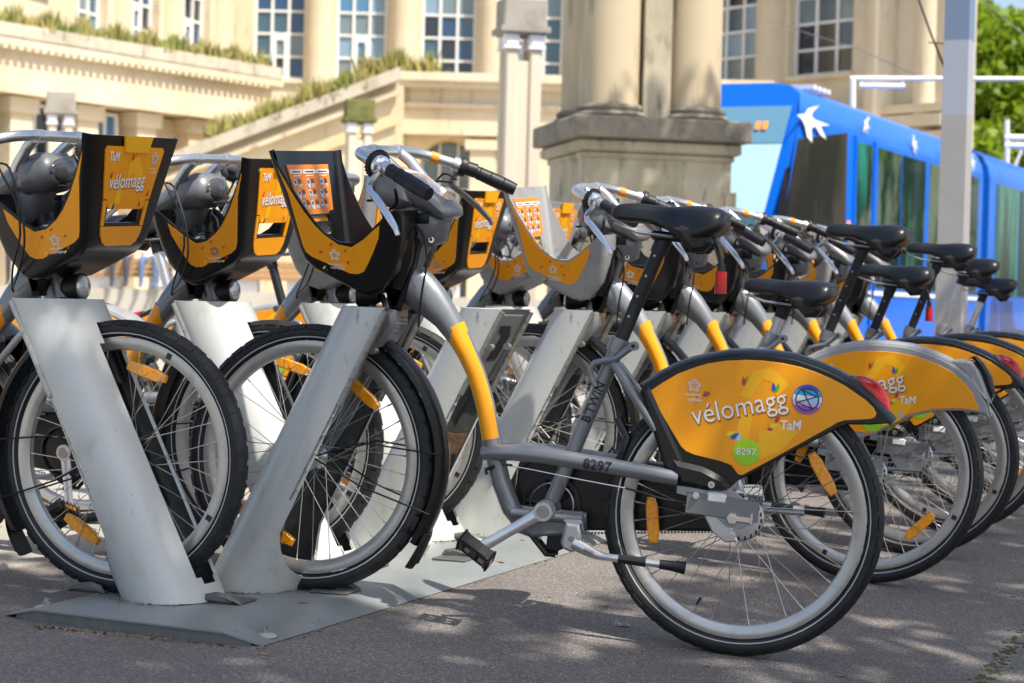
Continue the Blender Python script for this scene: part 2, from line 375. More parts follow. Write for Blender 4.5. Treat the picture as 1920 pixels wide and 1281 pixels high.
def fender_mesh(mt, worn):
    b = MB(); O = FOUT_W if worn else FOUT
    for s in (-1, 1): b.prism(O, s*.046, s*.056, bev=.003)
    top = O[:14]
    rows = []
    for i, p in enumerate(top):
        q0 = Vector(top[max(i-1, 0)]); q1 = Vector(top[min(i+1, len(top)-1)]); d = (q1-q0).normalized(); n = Vector((d.y, -d.x))
        if n.y < 0: n = -n
        rows.append([(p[0]+n.x*h, y, p[1]+n.y*h) for y, h in ((-.0545, -.004), (-.052, .004), (-.04, .010), (-.02, .013), (0, .014), (.02, .013), (.04, .010), (.052, .004), (.0545, -.004), (.05, -.008), (0, -.002), (-.05, -.008))])
    b.grid(rows, 0, True, True, True)
    for s in (-1, 1):
        b.prism([(.165, .418), (.15, .39), (.085, .386), (.05, .389), (.030, .400), (.045, .42), (.10, .440), (.15, .445), (.175, .45)], s*.048, s*.078, bev=.012)
        b.prism([(.258, .575), (.268, .6), (.248, .61), (.15, .45), (.155, .41), (.19, .425)], s*.05, s*.068, bev=.009)
        b.tube([(.075, s*.076, .402), (.075, s*.081, .402)], .008, 14, m=1); b.tube([(.075, s*.0805, .402), (.075, s*.0818, .402)], .004, 6, m=2)
        if worn: b.tube([(-.075, s*.056, .515), (-.075, s*.0595, .515)], .009, 14, m=1)
    if worn:      # torn shell left where the lamp was
        b.prism([(-.195, .690), (-.225, .697), (-.258, .696), (-.280, .672), (-.300, .635), (-.322, .590), (-.318, .572), (-.300, .592), (-.262, .636), (-.235, .662)], -.050, .050, bev=.008)
        b.prism([(-.245, .702), (-.262, .704), (-.292, .668), (-.312, .622), (-.326, .598), (-.332, .612), (-.318, .655), (-.292, .690), (-.266, .712)], -.036, .036, m=3, bev=.006)
        b.add([(-.20, -.03, .69), (-.20, .03, .69), (-.262, .035, .692), (-.268, -.03, .693), (-.285, .03, .665), (-.30, -.025, .66), (-.318, .03, .60), (-.33, -.02, .60), (-.325, 0, .575), (-.31, .055, .59), (-.265, .055, .640)],
              [(0, 1, 2, 3), (3, 2, 4, 5), (5, 4, 6, 7), (7, 6, 8), (4, 9, 6), (2, 10, 4), (10, 9, 4)])
        b.add([(-.270, .02, .69), (-.283, .02, .688), (-.302, .02, .66), (-.330, .02, .60), (-.325, .02, .585), (-.312, .02, .62), (-.295, .02, .655), (-.27, -.02, .69), (-.283, -.02, .686), (-.304, -.02, .658), (-.334, -.02, .60)],
              [(0, 1, 2, 6), (6, 2, 3, 5), (5, 3, 4), (7, 8, 1, 0), (8, 9, 2, 1), (9, 10, 3, 2)], 3)
    return b.mesh('rear_fender', [mt, 'alu', 'steel', 'ink'], 40)
def fender_panel(side, worn, text=True, number=None, sticker=False):
    s = side; b = MB(); b.prism(FPAN_W if worn else FPAN, s*.0555, s*.0585, bev=.001)
    pan = b.mesh('orange_panel', ['orange'], 30)
    # viewer's right is -x on the left side, +x on the right side
    P = Print(lambda x, y, l: (x*(-s), s*(.0587+l), y))
    X = (lambda x: x) if s > 0 else (lambda x: -x-.02)
    # pale star-like shapes of the print
    P.poly([(X(a), c) for a, c in [(-.01, .675), (.03, .69), (.075, .655), (.05, .622), (.035, .655), (.012, .66), (-.012, .61), (-.035, .615)][::s]], 'orange2', .0003)
    P.poly([(X(a), c) for a, c in [(-.03, .57), (.0, .575), (-.005, .50), (-.035, .50)][::s]], 'orange2', .0003)
    P.poly([(X(a), c) for a, c in [(.02, .535), (.06, .56), (.11, .55), (.075, .50), (.02, .47)][::s]], 'orange2', .0003)
    dx = 0 if s > 0 else -.02
    ro = rad(18 if s > 0 else 14)
    if text:
        x0 = -.135 if s > 0 else -.10
        P.text('vélomagg', x0+.002, .533-.003, .067, 'shadowp', ro, .0006, bold=.012, width=.90)
        P.text('vélomagg', x0, .533, .067, 'white', ro, .001, bold=-.004, width=.90)
    P.star(-.143+dx*2, .625, .0135, .0042, 'white')
    for k, (tx, x, y) in enumerate((('montpellier', -.163, .600), ('méditerranée', -.146, .594), ('métropole', -.156, .588))): P.text(tx, x+dx*2, y, .0085 if k != 1 else .004, 'white', rad(4), .001, bold=.004)
    P.text('TaM', .066+dx, .548, .031, 'white', rad(7), .001, shear=.12, bold=.02, width=.86)
    for a in ((.058+dx, .572, .007, rad(60), 'mag'), (.052+dx, .556, .008, rad(15), 'yellow'), (.044+dx, .546, .0055, 0, 'mag'), (-.030+dx, .650, .008, rad(100), 'red'), (-.024+dx, .655, .006, rad(70), 'green'),
              (.040+dx, .645, .008, rad(100), 'blue'), (.049+dx, .644, .008, rad(75), 'green'), (-.112+dx, .612, .007, rad(170), 'shadowp'), (-.114+dx, .606, .0055, 0, 'mag'),
              (-.046+dx, .525, .009, rad(25), 'yellow'), (-.035+dx, .521, .009, rad(40), 'blue'), (-.026+dx, .519, .008, rad(80), 'sky')): P.drop(*a)
    P.disc(-.004+dx, .487, .0315, 'lime', .0009); 
    P.poly([(-.004+dx+.0315*cos(t), .487+.0315*sin(t)) for t in [rad(190+16*i) for i in range(11)]], 'lime2', .0011)
    if number: 
        P.text(number, -.0045+dx+.001, .4785, .0235, 'green', rad(3), .0013, bold=.02, align='CENTER'); P.text(number, -.0045+dx, .479, .0235, 'white', rad(3), .0016, bold=.004, align='CENTER')
    prints = [('printed_graphics', P.mesh('printed_graphics'))]
    if sticker:
        Q = Print(lambda x, y, l: (x*(-s), s*(.0590+l), y)); cx, cy, r = .120, .6255, .0335
        ch = lambda y0, y1: [(cx+math.sqrt(max(r*r-y*y, 0))*sg, cy+y) for sg, ys in ((1, [y0+(y1-y0)*i/8 for i in range(9)]), (-1, [y1-(y1-y0)*i/8 for i in range(9)])) for y in ys]
        Q.disc(cx, cy, r+.0015, 'violet', .001)
        for y0, y1, m in ((-r, -.45*r, 'violet'), (-.45*r, -.1*r, 'pink'), (-.1*r, .25*r, 'white'), (.25*r, .62*r, 'cyan'), (.62*r, r, 'blue')): Q.poly(ch(y0, y1), m, .0014)
        Q.poly([(cx, cy-.012), (cx+.027, cy-.005), (cx+.027, cy+.009), (cx, cy)], 'sky', .0017)
        Q.ring(cx, cy, .0245, .0275, 'navy', .002)
        Q.stroke([(cx-.013, cy+.0205), (cx+.021, cy+.0085), (cx-.021, cy-.009), (cx+.0125, cy-.0205)], .0028, 'navy', .002, closed=True)
        Q.stroke([(cx-.013, cy+.0205), (cx+.0125, cy-.0205)], .0028, 'navy', .002)
        prints.append(('round_sticker', Q.mesh('round_sticker')))
    return pan, prints
def rear_lamp():
    b = MB(); rows = []
    for (x, z, h, wd) in ((-.205, .684, .004, .012), (-.222, .680, .018, .024), (-.245, .668, .027, .03), (-.270, .648, .03, .03), (-.290, .626, .026, .026), (-.303, .606, .014, .018), (-.308, .597, .004, .01)):
        nx, nz = -.62, .78
        rows.append([(x+nx*h*max(sin(t), -.25), wd*cos(t), z+nz*h*max(sin(t), -.25)) for t in [2*pi*k/16 for k in range(16)]])
    b.grid(rows, 0, True, True, True); lens = b.mesh('lens', ['lens'])
    h = MB(); h.prism([(-.195, .682), (-.21, .690), (-.225, .69), (-.31, .605), (-.318, .592), (-.29, .60), (-.22, .66)], -.033, .033, bev=.006)
    return h.mesh('rear_lamp', ['black']), lens
def hub_gear():
    b = MB()
    b.prism([(.155, .388), (.02, .392), (-.012, .372), (-.022, .35), (-.02, .318), (0, .306), (.03, .308), (.06, .330), (.095, .362), (.155, .37)], .060, .066, bev=.0015)
    b.prism([(.115, .352), (.06, .372), (.03, .36), (.02, .31), (.0, .276), (.03, .27), (.062, .29), (.085, .325)], .048, .058, m=1, bev=.003)
    X = Matrix.Translation((0, .036, .33))@Matrix.Rotation(-pi/2, 4, 'X')
    b.lathe([(.0, 0), (.052, 0), (.054, .004), (.050, .010), (.03, .012), (0, .012)], 32, m=1, X=X)
    for i in range(20):
        a = 2*pi*i/20; b.box((.0475*cos(a), .0475, .33+.0475*sin(a)), (.004, .002, .009), m=3, X=None)
    b.box((.060, .0665, .372), (.046, .010, .024), m=2, bev=.005)
    for (x, z, r) in ((.018, .33, .0135), (.015, .291, .011), (.108, .372, .008)):
        b.tube([(x, .064, z), (x, .076, z)], r, 6 if r > .012 else 16, m=4); b.tube([(x, .076, z), (x, .080, z)], r*.55, 12, m=4)
    b.box((-.002, .0675, .33), (.05, .004, .014), m=4, bev=.0015); b.box((-.026, .0675, .333), (.008, .006, .03), m=4, bev=.002)
    b.tube([(-.02, -.07, .34), (-.14, -.075, .348)], .006, 10, m=5)
    return b.mesh('hub_gear', ['greyp', 'alu', 'white', 'dark', 'chrome', 'steel'])
def chain_case():
    b = MB()
    b.prism([(.56, .305), (.555, .36), (.52, .40), (.46, .405), (.40, .395), (.02, .375), (-.02, .35), (-.02, .31), (.02, .285), (.40, .235), (.47, .215), (.53, .245)], -.068, -.052, bev=.006)
    c = MB()
    X = Matrix.Translation((.463, -.06, .29))@Matrix.Rotation(pi/2, 4, 'X')
    c.lathe([(.064, -.018), (.072, -.016), (.074, .016), (.066, .018)], 36, X=X)
    c.lathe([(.052, -.014), (.055, -.012), (.055, -.008), (.052, -.010)], 30, m=1, X=X)
    for k in range(5):
        t = 2*pi*k/5; c.tube([X@Vector((.012*cos(t), .012*sin(t), -.006)), X@Vector((.064*cos(t), .064*sin(t), -.006))], .006, 6)
    ch = MB()
    for i in range(46):
        x = .40-.36*i/45
        for z0, z1 in ((.393, .375), (.226, .28)): ch.box((x, -.071, z0+(z1-z0)*i/45), (.0055, .004, .006), bev=.001)
    return b.mesh('chain_case', ['black']), c.mesh('chain_guard', ['blackm', 'alu']), ch.mesh('chain', ['steel'])
def crank(ang):
    b = MB(); d = Vector((cos(ang), 0, sin(ang))); c = Vector((.463, 0, .285)); outs = []
    for s in (1, -1):
        b = MB(); o = c+Vector((0, s*.062, 0)); e = c+Vector((0, s*.088, 0))+d*s*.170
        b.tube([o, o+d*s*.03+Vector((0, s*.004, 0)), o+d*s*.09+Vector((0, s*.014, 0)), e], [.0085, .0085, .008, .0075], 12, side=SIDE, rw=[.021, .016, .0125, .014])
        b.tube([o-Vector((0, s*.014, 0)), o+Vector((0, s*.012, 0))], .0225, 20); b.tube([o+Vector((0, s*.011, 0)), o+Vector((0, s*.0145, 0))], .015, 16, m=1)
        p = MB(); q = e+Vector((0, s*.058, 0)); R = Matrix.Translation(q)@Matrix.Rotation(rad(-30), 4, 'Y')@Matrix.Rotation(rad(26*s), 4, 'X')
        for x in (-.036, .036):
            p.box((x, 0, 0), (.013, .092, .030), X=R, bev=.003)
            for k in range(6): p.box((x+(.006 if x > 0 else -.006), -.038+.0152*k, 0), (.006, .008, .038), X=R, bev=.002)
        for y in (-.040, .040): p.box((0, y, 0), (.07, .012, .026), X=R, bev=.003)
        p.box((0, 0, 0), (.024, .094, .022), X=R, bev=.005); p.tube([e-Vector((0, s*.01, 0)), q], .007, 10, m=1)
        for x in (-.02, .02): p.box((x, 0, 0), (.02, .012, .016), X=R, bev=.002)
        for x in (-.0435, .0435): p.box((x, 0, 0), (.003, .046, .013), m=2, X=R, bev=.001)
        outs.append((b.mesh('crank_arm', ['alu', 'steel']), p.mesh('pedal', ['blackm', 'steel', 'refl'])))
    return outs
def kickstand():
    b = MB()
    b.box((.388, .05, .272), (.046, .056, .012), bev=.003)
    b.prism([(.404, .268), (.372, .268), (.360, .225), (.366, .207), (.385, .2), (.404, .206), (.412, .222)], .055, .085, bev=.006)
    b.tube([(.386, .084, .232), (.386, .089, .232)], .0075, 12, m=1)
    b.tube([(.382, .078, .222), (.352, .080, .212), (.322, .082, .202), (.30, .083, .201), (.165, .084, .202)], [.013, .0125, .010, .009, .009], 10, side=SIDE, rw=[.015, .014, .011, .009, .009], m=0)
    b.tube([(.352, .0895, .213), (.330, .0905, .206)], .004, 8, m=1)
    b.tube([(.27, .084, .2015), (.235, .084, .2018), (.205, .084, .2018)], [.0105, .011, .0115], 10, m=2); b.tube([(.172, .084, .202), (.140, .084, .202), (.112, .084, .201)], [.011, .0125, .0155], 12, m=2)
    return b.mesh('kickstand', ['alu', 'steel', 'blackm'])
def cable_mesh():
    b = MB(); b.tube([(.575, .062, .383), (.50, .068, .380), (.38, .07, .372), (.262, .07, .366)], .0016, 6)
    b.tube([(.58, .05, .392), (.575, .062, .383), (.55, .066, .384)], .003, 6, m=1); b.tube([(.275, .07, .367), (.24, .07, .362), (.18, .068, .352), (.13, .066, .350), (.11, .066, .366)], .003, 6, m=1)
    b.tube([(.60, .024, .372), (.62, .026, .362), (.616, .026, .35)], .005, 6, m=1)
    b.tube([(.32, .0, .52), (.29, .02, .48), (.30, .02, .43), (.325, .015, .40)], [.012, .011, .009, .008], 8, m=1)
    return b.mesh('brake_cable', ['chrome', 'black'])
def seat_post(mt, ext):
    b = MB(); d = Vector((-.285, 0, .959)); p0 = Vector((.337, 0, .70)); L = .262+ext
    b.tube([p0-d*.05, p0+d*L], .0165, 14, side=SIDE)
    for k in range(4): 
        q = p0+d*(.07+.052*k)
        if (.07+.052*k) < L-.03: b.tube([q+Vector((.004, .0158, 0)), q+Vector((.004, .0175, 0))], .0032, 8, m=1)
    q = p0+d*L; b.tube([q-d*.03, q+d*.012], .0205, 14, side=SIDE, m=2); b.box((q.x+.004, 0, q.z+.014), (.05, .05, .022), m=2, bev=.006)
    for s in (-1, 1): b.tube([(q.x+.12, s*.012, q.z+.032), (q.x+.06, s*.022, q.z+.016), (q.x-.03, s*.025, q.z+.014), (q.x-.085, s*.045, q.z+.034)], .0038, 7, m=3)
    return b.mesh('seat_post', [mt, 'steel', 'blackm', 'steel'])
def saddle_mesh(ext):
    d = Vector((-.285, 0, .959)); b = MB(); rows = []
    #        x     half-w  ztop   zside  zbot
    S = [(.392, .006, 1.012, 1.006, 1.002), (.389, .017, 1.022, 1.006, .996), (.376, .024, 1.031, 1.004, .989), (.345, .028, 1.037, 1.003, .988), (.310, .029, 1.037, 1.002, .990), (.278, .033, 1.036, .998, .990),
         (.250, .045, 1.038, .988, .978), (.225, .066, 1.044, .978, .962), (.200, .087, 1.050, .975, .955), (.172, .101, 1.053, .981, .957), (.146, .106, 1.052, .992, .966), (.126, .100, 1.047, 1.003, .980), (.115, .082, 1.039, 1.010, .994), (.111, .055, 1.032, 1.015, 1.006)]
    for x, wd, zt, zs, zb in S:
        wing = max(0, (wd-.04)/.064)
        r = []
        for k in range(20):
            t = 2*pi*k/20; c, q = cos(t), sin(t)
            y = wd*abs(c)**.75*(1 if c > 0 else -1)
            if q >= 0: z = zs+(zt-zs)*q**.8-(.008*wing)*(1-abs(c))**2*q
            else:      z = zs-(zs-zb)*abs(q)**.7*(1-(.55*wing)*(1-min(1, abs(c)*1.6)))
            r.append((x, y, z))
        rows.append(r)
    b.grid(rows, 0, True, True, True)
    me = applied(b.mesh('saddle', ['saddle'], 80), [('SUBSURF', dict(levels=1, render_levels=1))])
    me.shade_smooth()
    b2 = MB()                                         # shell under the wings
    for s in (-1, 1):
        b2.prism([(.235, .985), (.21, .955), (.185, .932), (.155, .937), (.138, .96), (.150, .985), (.19, 1.0)], s*.035, s*.088, bev=.012)
    b2.prism([(.30, .992), (.25, .98), (.24, .955), (.20, .955), (.16, .975), (.16, 1.0)], -.03, .03, bev=.008)
    sh = b2.mesh('shell', ['blackm'])
    for m_ in (me, sh): m_.transform(Matrix.Translation(d*ext))
    return me, sh
def saddle_reflector(ext):
    d = Vector((-.285, 0, .959)); b = MB()
    b.tube([(.155, 0, .965), (.13, 0, .955), (.122, 0, .93), (.118, 0, .905)], .006, 8); b.tube([(.119, 0, .915), (.117, 0, .895)], .0095, 10); b.tube([(.117, 0, .897), (.113, 0, .845)], [.0135, .0145], 12, m=1)
    m_ = b.mesh('tail_reflector', ['blackm', 'lens']); m_.transform(Matrix.Translation(d*ext)); return m_

# ---------------------------------------------------------------- front assembly (hub at a=0 z=.33)
def fork_mesh(mt):
    b = MB()
    b.tube([(-.283, 0, .872), (-.205, 0, .69)], .018, 12, side=SIDE)
    b.prism([(-.235, .70), (-.165, .71), (-.135, .65), (-.15, .60), (-.20, .61), (-.235, .66)], -.052, .052, bev=.012)
    for s in (-1, 1):
        b.tube([(-.185, s*.050, .665), (-.14, s*.052, .575), (-.075, s*.053, .44), (-.02, s*.054, .35), (0, s*.056, .325)], [.013, .0125, .011, .009, .009], 10, side=SIDE, rw=[.022, .021, .017, .013, .012])
        b.tube([(0, s*.05, .33), (0, s*.068, .33)], .012, 10, m=1)
    return b.mesh('fork', [mt, 'steel'])
def mudguard_mesh():
    b = MB(); rows = []
    for k in range(25):
        a = rad(112+(214-112)*k/24); R = .356+.004*sin(k/24*pi)
        rows.append([((R+h)*cos(a), y, .33+(R+h)*sin(a)) for y, h in ((-.033, -.016), (-.031, -.004), (-.02, .003), (0, .006), (.02, .003), (.031, -.004), (.033, -.016), (.028, -.007), (0, .002), (-.028, -.007))])
    b.grid(rows, 0, True, True, True)
    mg = b.mesh('front_mudguard', ['black'])
    f = MB(); rows = []
    for k in range(6):
        t = k/5; a = rad(208+15*t); R = .362+.012*t; wd = .024+.012*sin(t*pi*.75)
        rows.append([((R+h)*cos(a), y*wd, .33+(R+h)*sin(a)) for y, h in ((-1, -.004), (-.6, .003), (-.2, .006), (.2, .006), (.6, .003), (1, -.004), (.6, -.003), (-.6, -.003))])
    f.grid(rows, 0, True, True, True)
    for j in range(5):
        y = (-.6+.3*j)*.03; f.tube([(.369*cos(rad(212)), y*.8, .33+.369*sin(rad(212))), (.378*cos(rad(221)), y*1.1, .33+.378*sin(rad(221)))], .002, 5)
    fl = f.mesh('mud_flap', ['blackm'])
    st = MB()
    for s in (-1, 1):
        for a in (176, 200):
            st.tube([(.352*cos(rad(a)), s*.033, .33+.352*sin(rad(a))), (-.16, s*.045, .33-.0045*(a-186)), (-.03, s*.058, .335), (0, s*.062, .33)], .0024, 6)
    return mg, fl, st.mesh('mudguard_stay', ['blackm'])
def bwid(z): return .198-.26*(1.085-z)
def bfront(z): return .03-(1.085-z)*.2245
B_OUT = [(.030, 1.085), (.021, 1.045), (-.0055, .927), (-.0160, .880), (-.0220, .852), (-.031, .826), (-.052, .806), (-.11, .776), (-.165, .749), (-.192, .743), (-.220, .752), (-.258, .800), (-.274, .85), (-.286, .905), (-.288, .945)]
B_TOP = [(-.262, .942), (-.242, .924), (-.205, .893), (-.165, .869), (-.128, .870), (-.092, .892), (-.066, .925), (-.040, .966), (-.014, 1.012), (.006, 1.055), (.014, 1.074)]
def basket_mesh(mt):
    b = MB(); r = .016; n = len(B_OUT)
    def norm(i):
        d = (Vector(B_OUT[min(i+1, n-1)])-Vector(B_OUT[max(i-1, 0)])).normalized(); return Vector((d.y, -d.x))  # inward
    rows = []; ins = []
    for i, (a, z) in enumerate(B_OUT):
        N = norm(i)
        if (Vector((-.13, .9))-Vector((a, z))).dot(N) < 0: N = -N
        row = []
        hz = .070 if i in (2, 3) else .075
        cols = []
        for k in range(5): t = rad(90-22.5*k); cols.append((-1, r*(1-cos(t)), r*sin(t)))
        core = [-hz, -.025, .025, hz]
        L = []
        for (sg, inn, out) in cols: p = Vector((a, z))+N*inn; L.append((p.x, -(bwid(p.y)-r+out), p.y))
        Mx = [(a, y, z) for y in core]
        Rr = [(x, -y, zz) for x, y, zz in reversed(L)]
        row = L+Mx+Rr; rows.append(row); ins.append(L[0])
    m_ = len(rows[0]); vs = [p for q in rows for p in q]; fs = []
    for i in range(n-1):
        for j in range(m_-1):
            if i == 2 and 5 <= j <= 7: continue
            fs.append((i*m_+j, i*m_+j+1, (i+1)*m_+j+1, (i+1)*m_+j))
    tops = [(a, -bwid(z), z) for a, z in B_TOP]
    o = len(vs); vs += tops; fs.append(tuple([i*m_ for i in range(n)])+tuple(o+i for i in range(len(tops))))
    o = len(vs); vs += [(a, -y, z) for a, y, z in tops]; fs.append(tuple([i*m_+m_-1 for i in range(n-1, -1, -1)])+tuple(o+i for i in range(len(tops)-1, -1, -1)))
    b.add(vs, fs)
    me = b.mesh('basket', [mt], 45)
    me = applied(me, [('SOLIDIFY', dict(thickness=.006, offset=0))])
    bm = bmesh.new(); bm.from_mesh(me); bmesh.ops.recalc_face_normals(bm, faces=bm.faces); bm.to_mesh(me); bm.free()
    me.shade_smooth(); me.set_sharp_from_angle(angle=rad(42))
    h = MB()                                         # lock housing between basket and head tube
    h.prism([(-.283, .90), (-.262, .80), (-.222, .75), (-.205, .745), (-.215, .70), (-.245, .70), (-.275, .80), (-.30, .90)], -.05, .05, bev=.012)
    h.tube([(-.272, .06, .90), (-.262, .06, .83), (-.235, .05, .76)], [.02, .022, .02], 10); h.tube([(-.272, -.06, .90), (-.262, -.06, .83), (-.235, -.05, .76)], [.02, .022, .02], 10)
    return me, h.mesh('lock_housing', ['black'])
B_SIDE = [(.008, 1.045), (-.020, .990), (-.046, .944), (-.072, .908), (-.094, .886), (-.126, .864), (-.160, .8575), (-.194, .877), (-.222, .900), (-.238, .911), (-.232, .88), (-.214, .845), (-.198, .818), (-.186, .800), (-.170, .793), (-.150, .794), (-.055, .833), (-.040, .845), (-.034, .862), (-.012, .985)]
def basket_panels():
    out = []
    for s in (1, -1):
        b = MB(); n = len(B_SIDE)
        rows = [[(a, s*(bwid(z)+h), z) for a, z in B_SIDE] for h in (.0015, .0045)]
        b.grid(rows, 0, True, True, True); pan = b.mesh('side_panel', ['orange'], 30)
        P = Print(lambda x, y, l: (x*(-s), s*(bwid(y)+.0048+l), y))
        k = 1 if s > 0 else -1; cx = .115 if s > 0 else -.105
        P.star(cx, .838, .0125, .0042, 'white')
        for q, (tx, dx, y) in enumerate((('montpellier', -.02, .815), ('méditerranée', -.004, .8105), ('métropole', -.014, .806))): P.text(tx, cx+dx, y-.0*q, .0085 if q != 1 else .004, 'white', rad(-5 if s > 0 else 5), .001, bold=.004)
        for dx, y, c in ((-.035, .846, 'mag'), (-.006, .864, 'red'), (.030, .85, 'shadowp'), (.034, .822, 'red'), (.024, .812, 'yellow'), (-.03, .808, 'yellow'), (-.024, .803, 'navy')): P.drop(cx+dx, y, .0042, rad(40), c)
        out.append(('side_panel', pan, [('printed_graphics', P.mesh('printed_graphics'))]))
    Ff = lambda y, z, l: (bfront(z)+.0045+l, y, z)
    b = MB()
    def slab(pts, m=0, l0=-.001, l1=.0025): b.grid([[Ff(y, z, l) for y, z in pts] for l in (l0, l1)], m, True, True, True)
    slab([(-.126, 1.052), (-.118, 1.060), (.118, 1.060), (.126, 1.052), (.098, .935), (.082, .935), (.078, .918), (.070, .912), (-.070, .912), (-.078, .918), (-.082, .935), (-.098, .935)])
    slab([(-.0975, .9325), (-.0835, .9325), (-.0785, .872), (-.0895, .872)]); slab([(.0975, .9325), (.0895, .872), (.0785, .872), (.0835, .9325)])
    slab([(-.0893, .8705), (.0893, .8705), (.085, .852), (.072, .833), (.052, .824), (-.052, .824), (-.072, .833), (-.085, .852)])
    pan = b.mesh('front_panel', ['orange'], 30)
    P = Print(lambda x, y, l: Ff(x, y, .0027+l))
    P.poly([(-.02, 1.02), (.02, 1.04), (.05, 1.0), (.03, .97), (.012, 1.0), (-.015, .985)], 'orange2', .0003); P.poly([(-.05, .96), (-.03, .965), (-.03, .925), (-.055, .925)], 'orange2', .0003)
    P.text('TaM', -.108, 1.026, .030, 'white', 0, .001, bold=.02, width=.8)
    P.star(.088, 1.034, .0145, .0045, 'white')
    for q, (tx, dx, y) in enumerate((('montpellier', -.019, 1.008), ('méditerranée', -.0, 1.003), ('métropole', -.016, .998))): P.text(tx, .088+dx, y, .0075 if q != 1 else .004, 'white', 0, .001, bold=.004)
    P.text('vélomagg', -.086, .957, .049, 'shadowp', rad(3), .0005, bold=.03, width=.82); P.text('vélomagg', -.088, .959, .049, 'white', rad(3), .001, bold=.012, width=.82)
    for y, z, c in ((-.085, .992, 'red'), (-.005, 1.036, 'red'), (.085, .95, 'red'), (.062, .935, 'yellow'), (.056, .925, 'red'), (-.064, .922, 'yellow'), (-.054, .919, 'navy')): P.drop(y, z, .0065, rad(70), c)
    c = MB(); c.grid([[Ff(y, z, l) for y, z in [(-.060, 1.0845), (.060, 1.0845), (.048, 1.046), (-.048, 1.046)]] for l in (.0022, .008)], 0, True, True, True)
    P2 = Print(lambda x, y, l: Ff(x, y, .0082+l)); P2.stroke([(-.002, 1.075), (.007, 1.056), (.016, 1.075)], .004, 'orange', .0006)
    # instruction sheet inside the front wall
    G = lambda y, z, l: (bfront(z)-.0045-l, -y, z)
    sh = MB(); sh.grid([[G(y, z, l) for y, z in [(-.122, 1.052), (.122, 1.052), (.096, .940), (.068, .936), (.064, .931), (-.064, .931), (-.068, .936), (-.096, .940)]] for l in (-.0015, .0012)], 0, True, True, True)
    Q = Print(lambda x, y, l: G(x, y, .0014+l))
    for i, (hx, hw) in enumerate(((-.078, .034), (-.002, .036), (.076, .038))):
        Q.poly([(hx-hw, 1.030), (hx+hw, 1.030), (hx+hw, 1.040), (hx-hw, 1.040)], 'white')
        Q.poly([(hx-hw*.7, 1.0335), (hx+hw*.7, 1.0335), (hx+hw*.7, 1.0365), (hx-hw*.7, 1.0365)], 'ink', .0012); Q.poly([(hx-hw*.6, 1.024), (hx+hw*.6, 1.024), (hx+hw*.6, 1.026), (hx-hw*.6, 1.026)], 'white')
        for j, zc in enumerate((1.006, .980, .954)):
            x0 = hx-.017+(-.012*j if i == 2 else .012*j if i == 0 else 0)
            if abs(x0) > .095: continue
            Q.disc(x0, zc, .0098, 'white', .0008, ry=.0115); Q.disc(x0, zc, .0088, 'sky', .001, ry=.0105)
            Q.poly([(x0-.005, zc+.001), (x0+.004, zc+.001), (x0+.004, zc+.008), (x0-.005, zc+.008)], 'navy', .0013)
            Q.poly([(x0-.003, zc-.010), (x0+.004, zc-.010), (x0+.004, zc-.003), (x0-.003, zc-.003)], 'white' if (i+j) % 2 else 'red', .0013)
            for k in range(7): 
                c_ = 'ink' if k < 4 else 'white'; wl = .016+.004*((k*7+j*3) % 3)/3
                Q.poly([(x0+.017, zc+.010-.0031*k), (x0+.017+wl, zc+.010-.0031*k), (x0+.017+wl, zc+.0116-.0031*k), (x0+.017, zc+.0116-.0031*k)], c_)
    out.append(('front_panel', pan, [('printed_graphics', P.mesh('printed_graphics'))]))
    out.append(('tab', c.mesh('tab', ['orange2']), []))
    out.append(('instruction_sheet', sh.mesh('instruction_sheet', ['sheet']), [('printed_graphics', Q.mesh('printed_graphics'))]))
    return out
def head_lamp():
    b = MB(); X = Matrix.Translation((-.135, 0, .735))@Matrix.Rotation(pi/2, 4, 'Y')
    b.lathe([(.0, -.045), (.018, -.042), (.030, -.02), (.034, .004), (.034, .010), (.030, .012)], 20, X=X); b.lathe([(.0305, .010), (.027, .017), (.016, .022), (.0, .024)], 20, m=1, X=X)
    b.tube([(-.18, 0, .735), (-.20, 0, .69)], .008, 8)
    return b.mesh('head_lamp', ['blackm', 'lamp'])
BAR = [(-.188, 0, 1.086), (-.189, .06, 1.086), (-.190, .12, 1.085), (-.196, .168, 1.082), (-.210, .198, 1.077), (-.235, .222, 1.068), (-.270, .243, 1.056), (-.31, .262, 1.041), (-.41, .300, .993)]
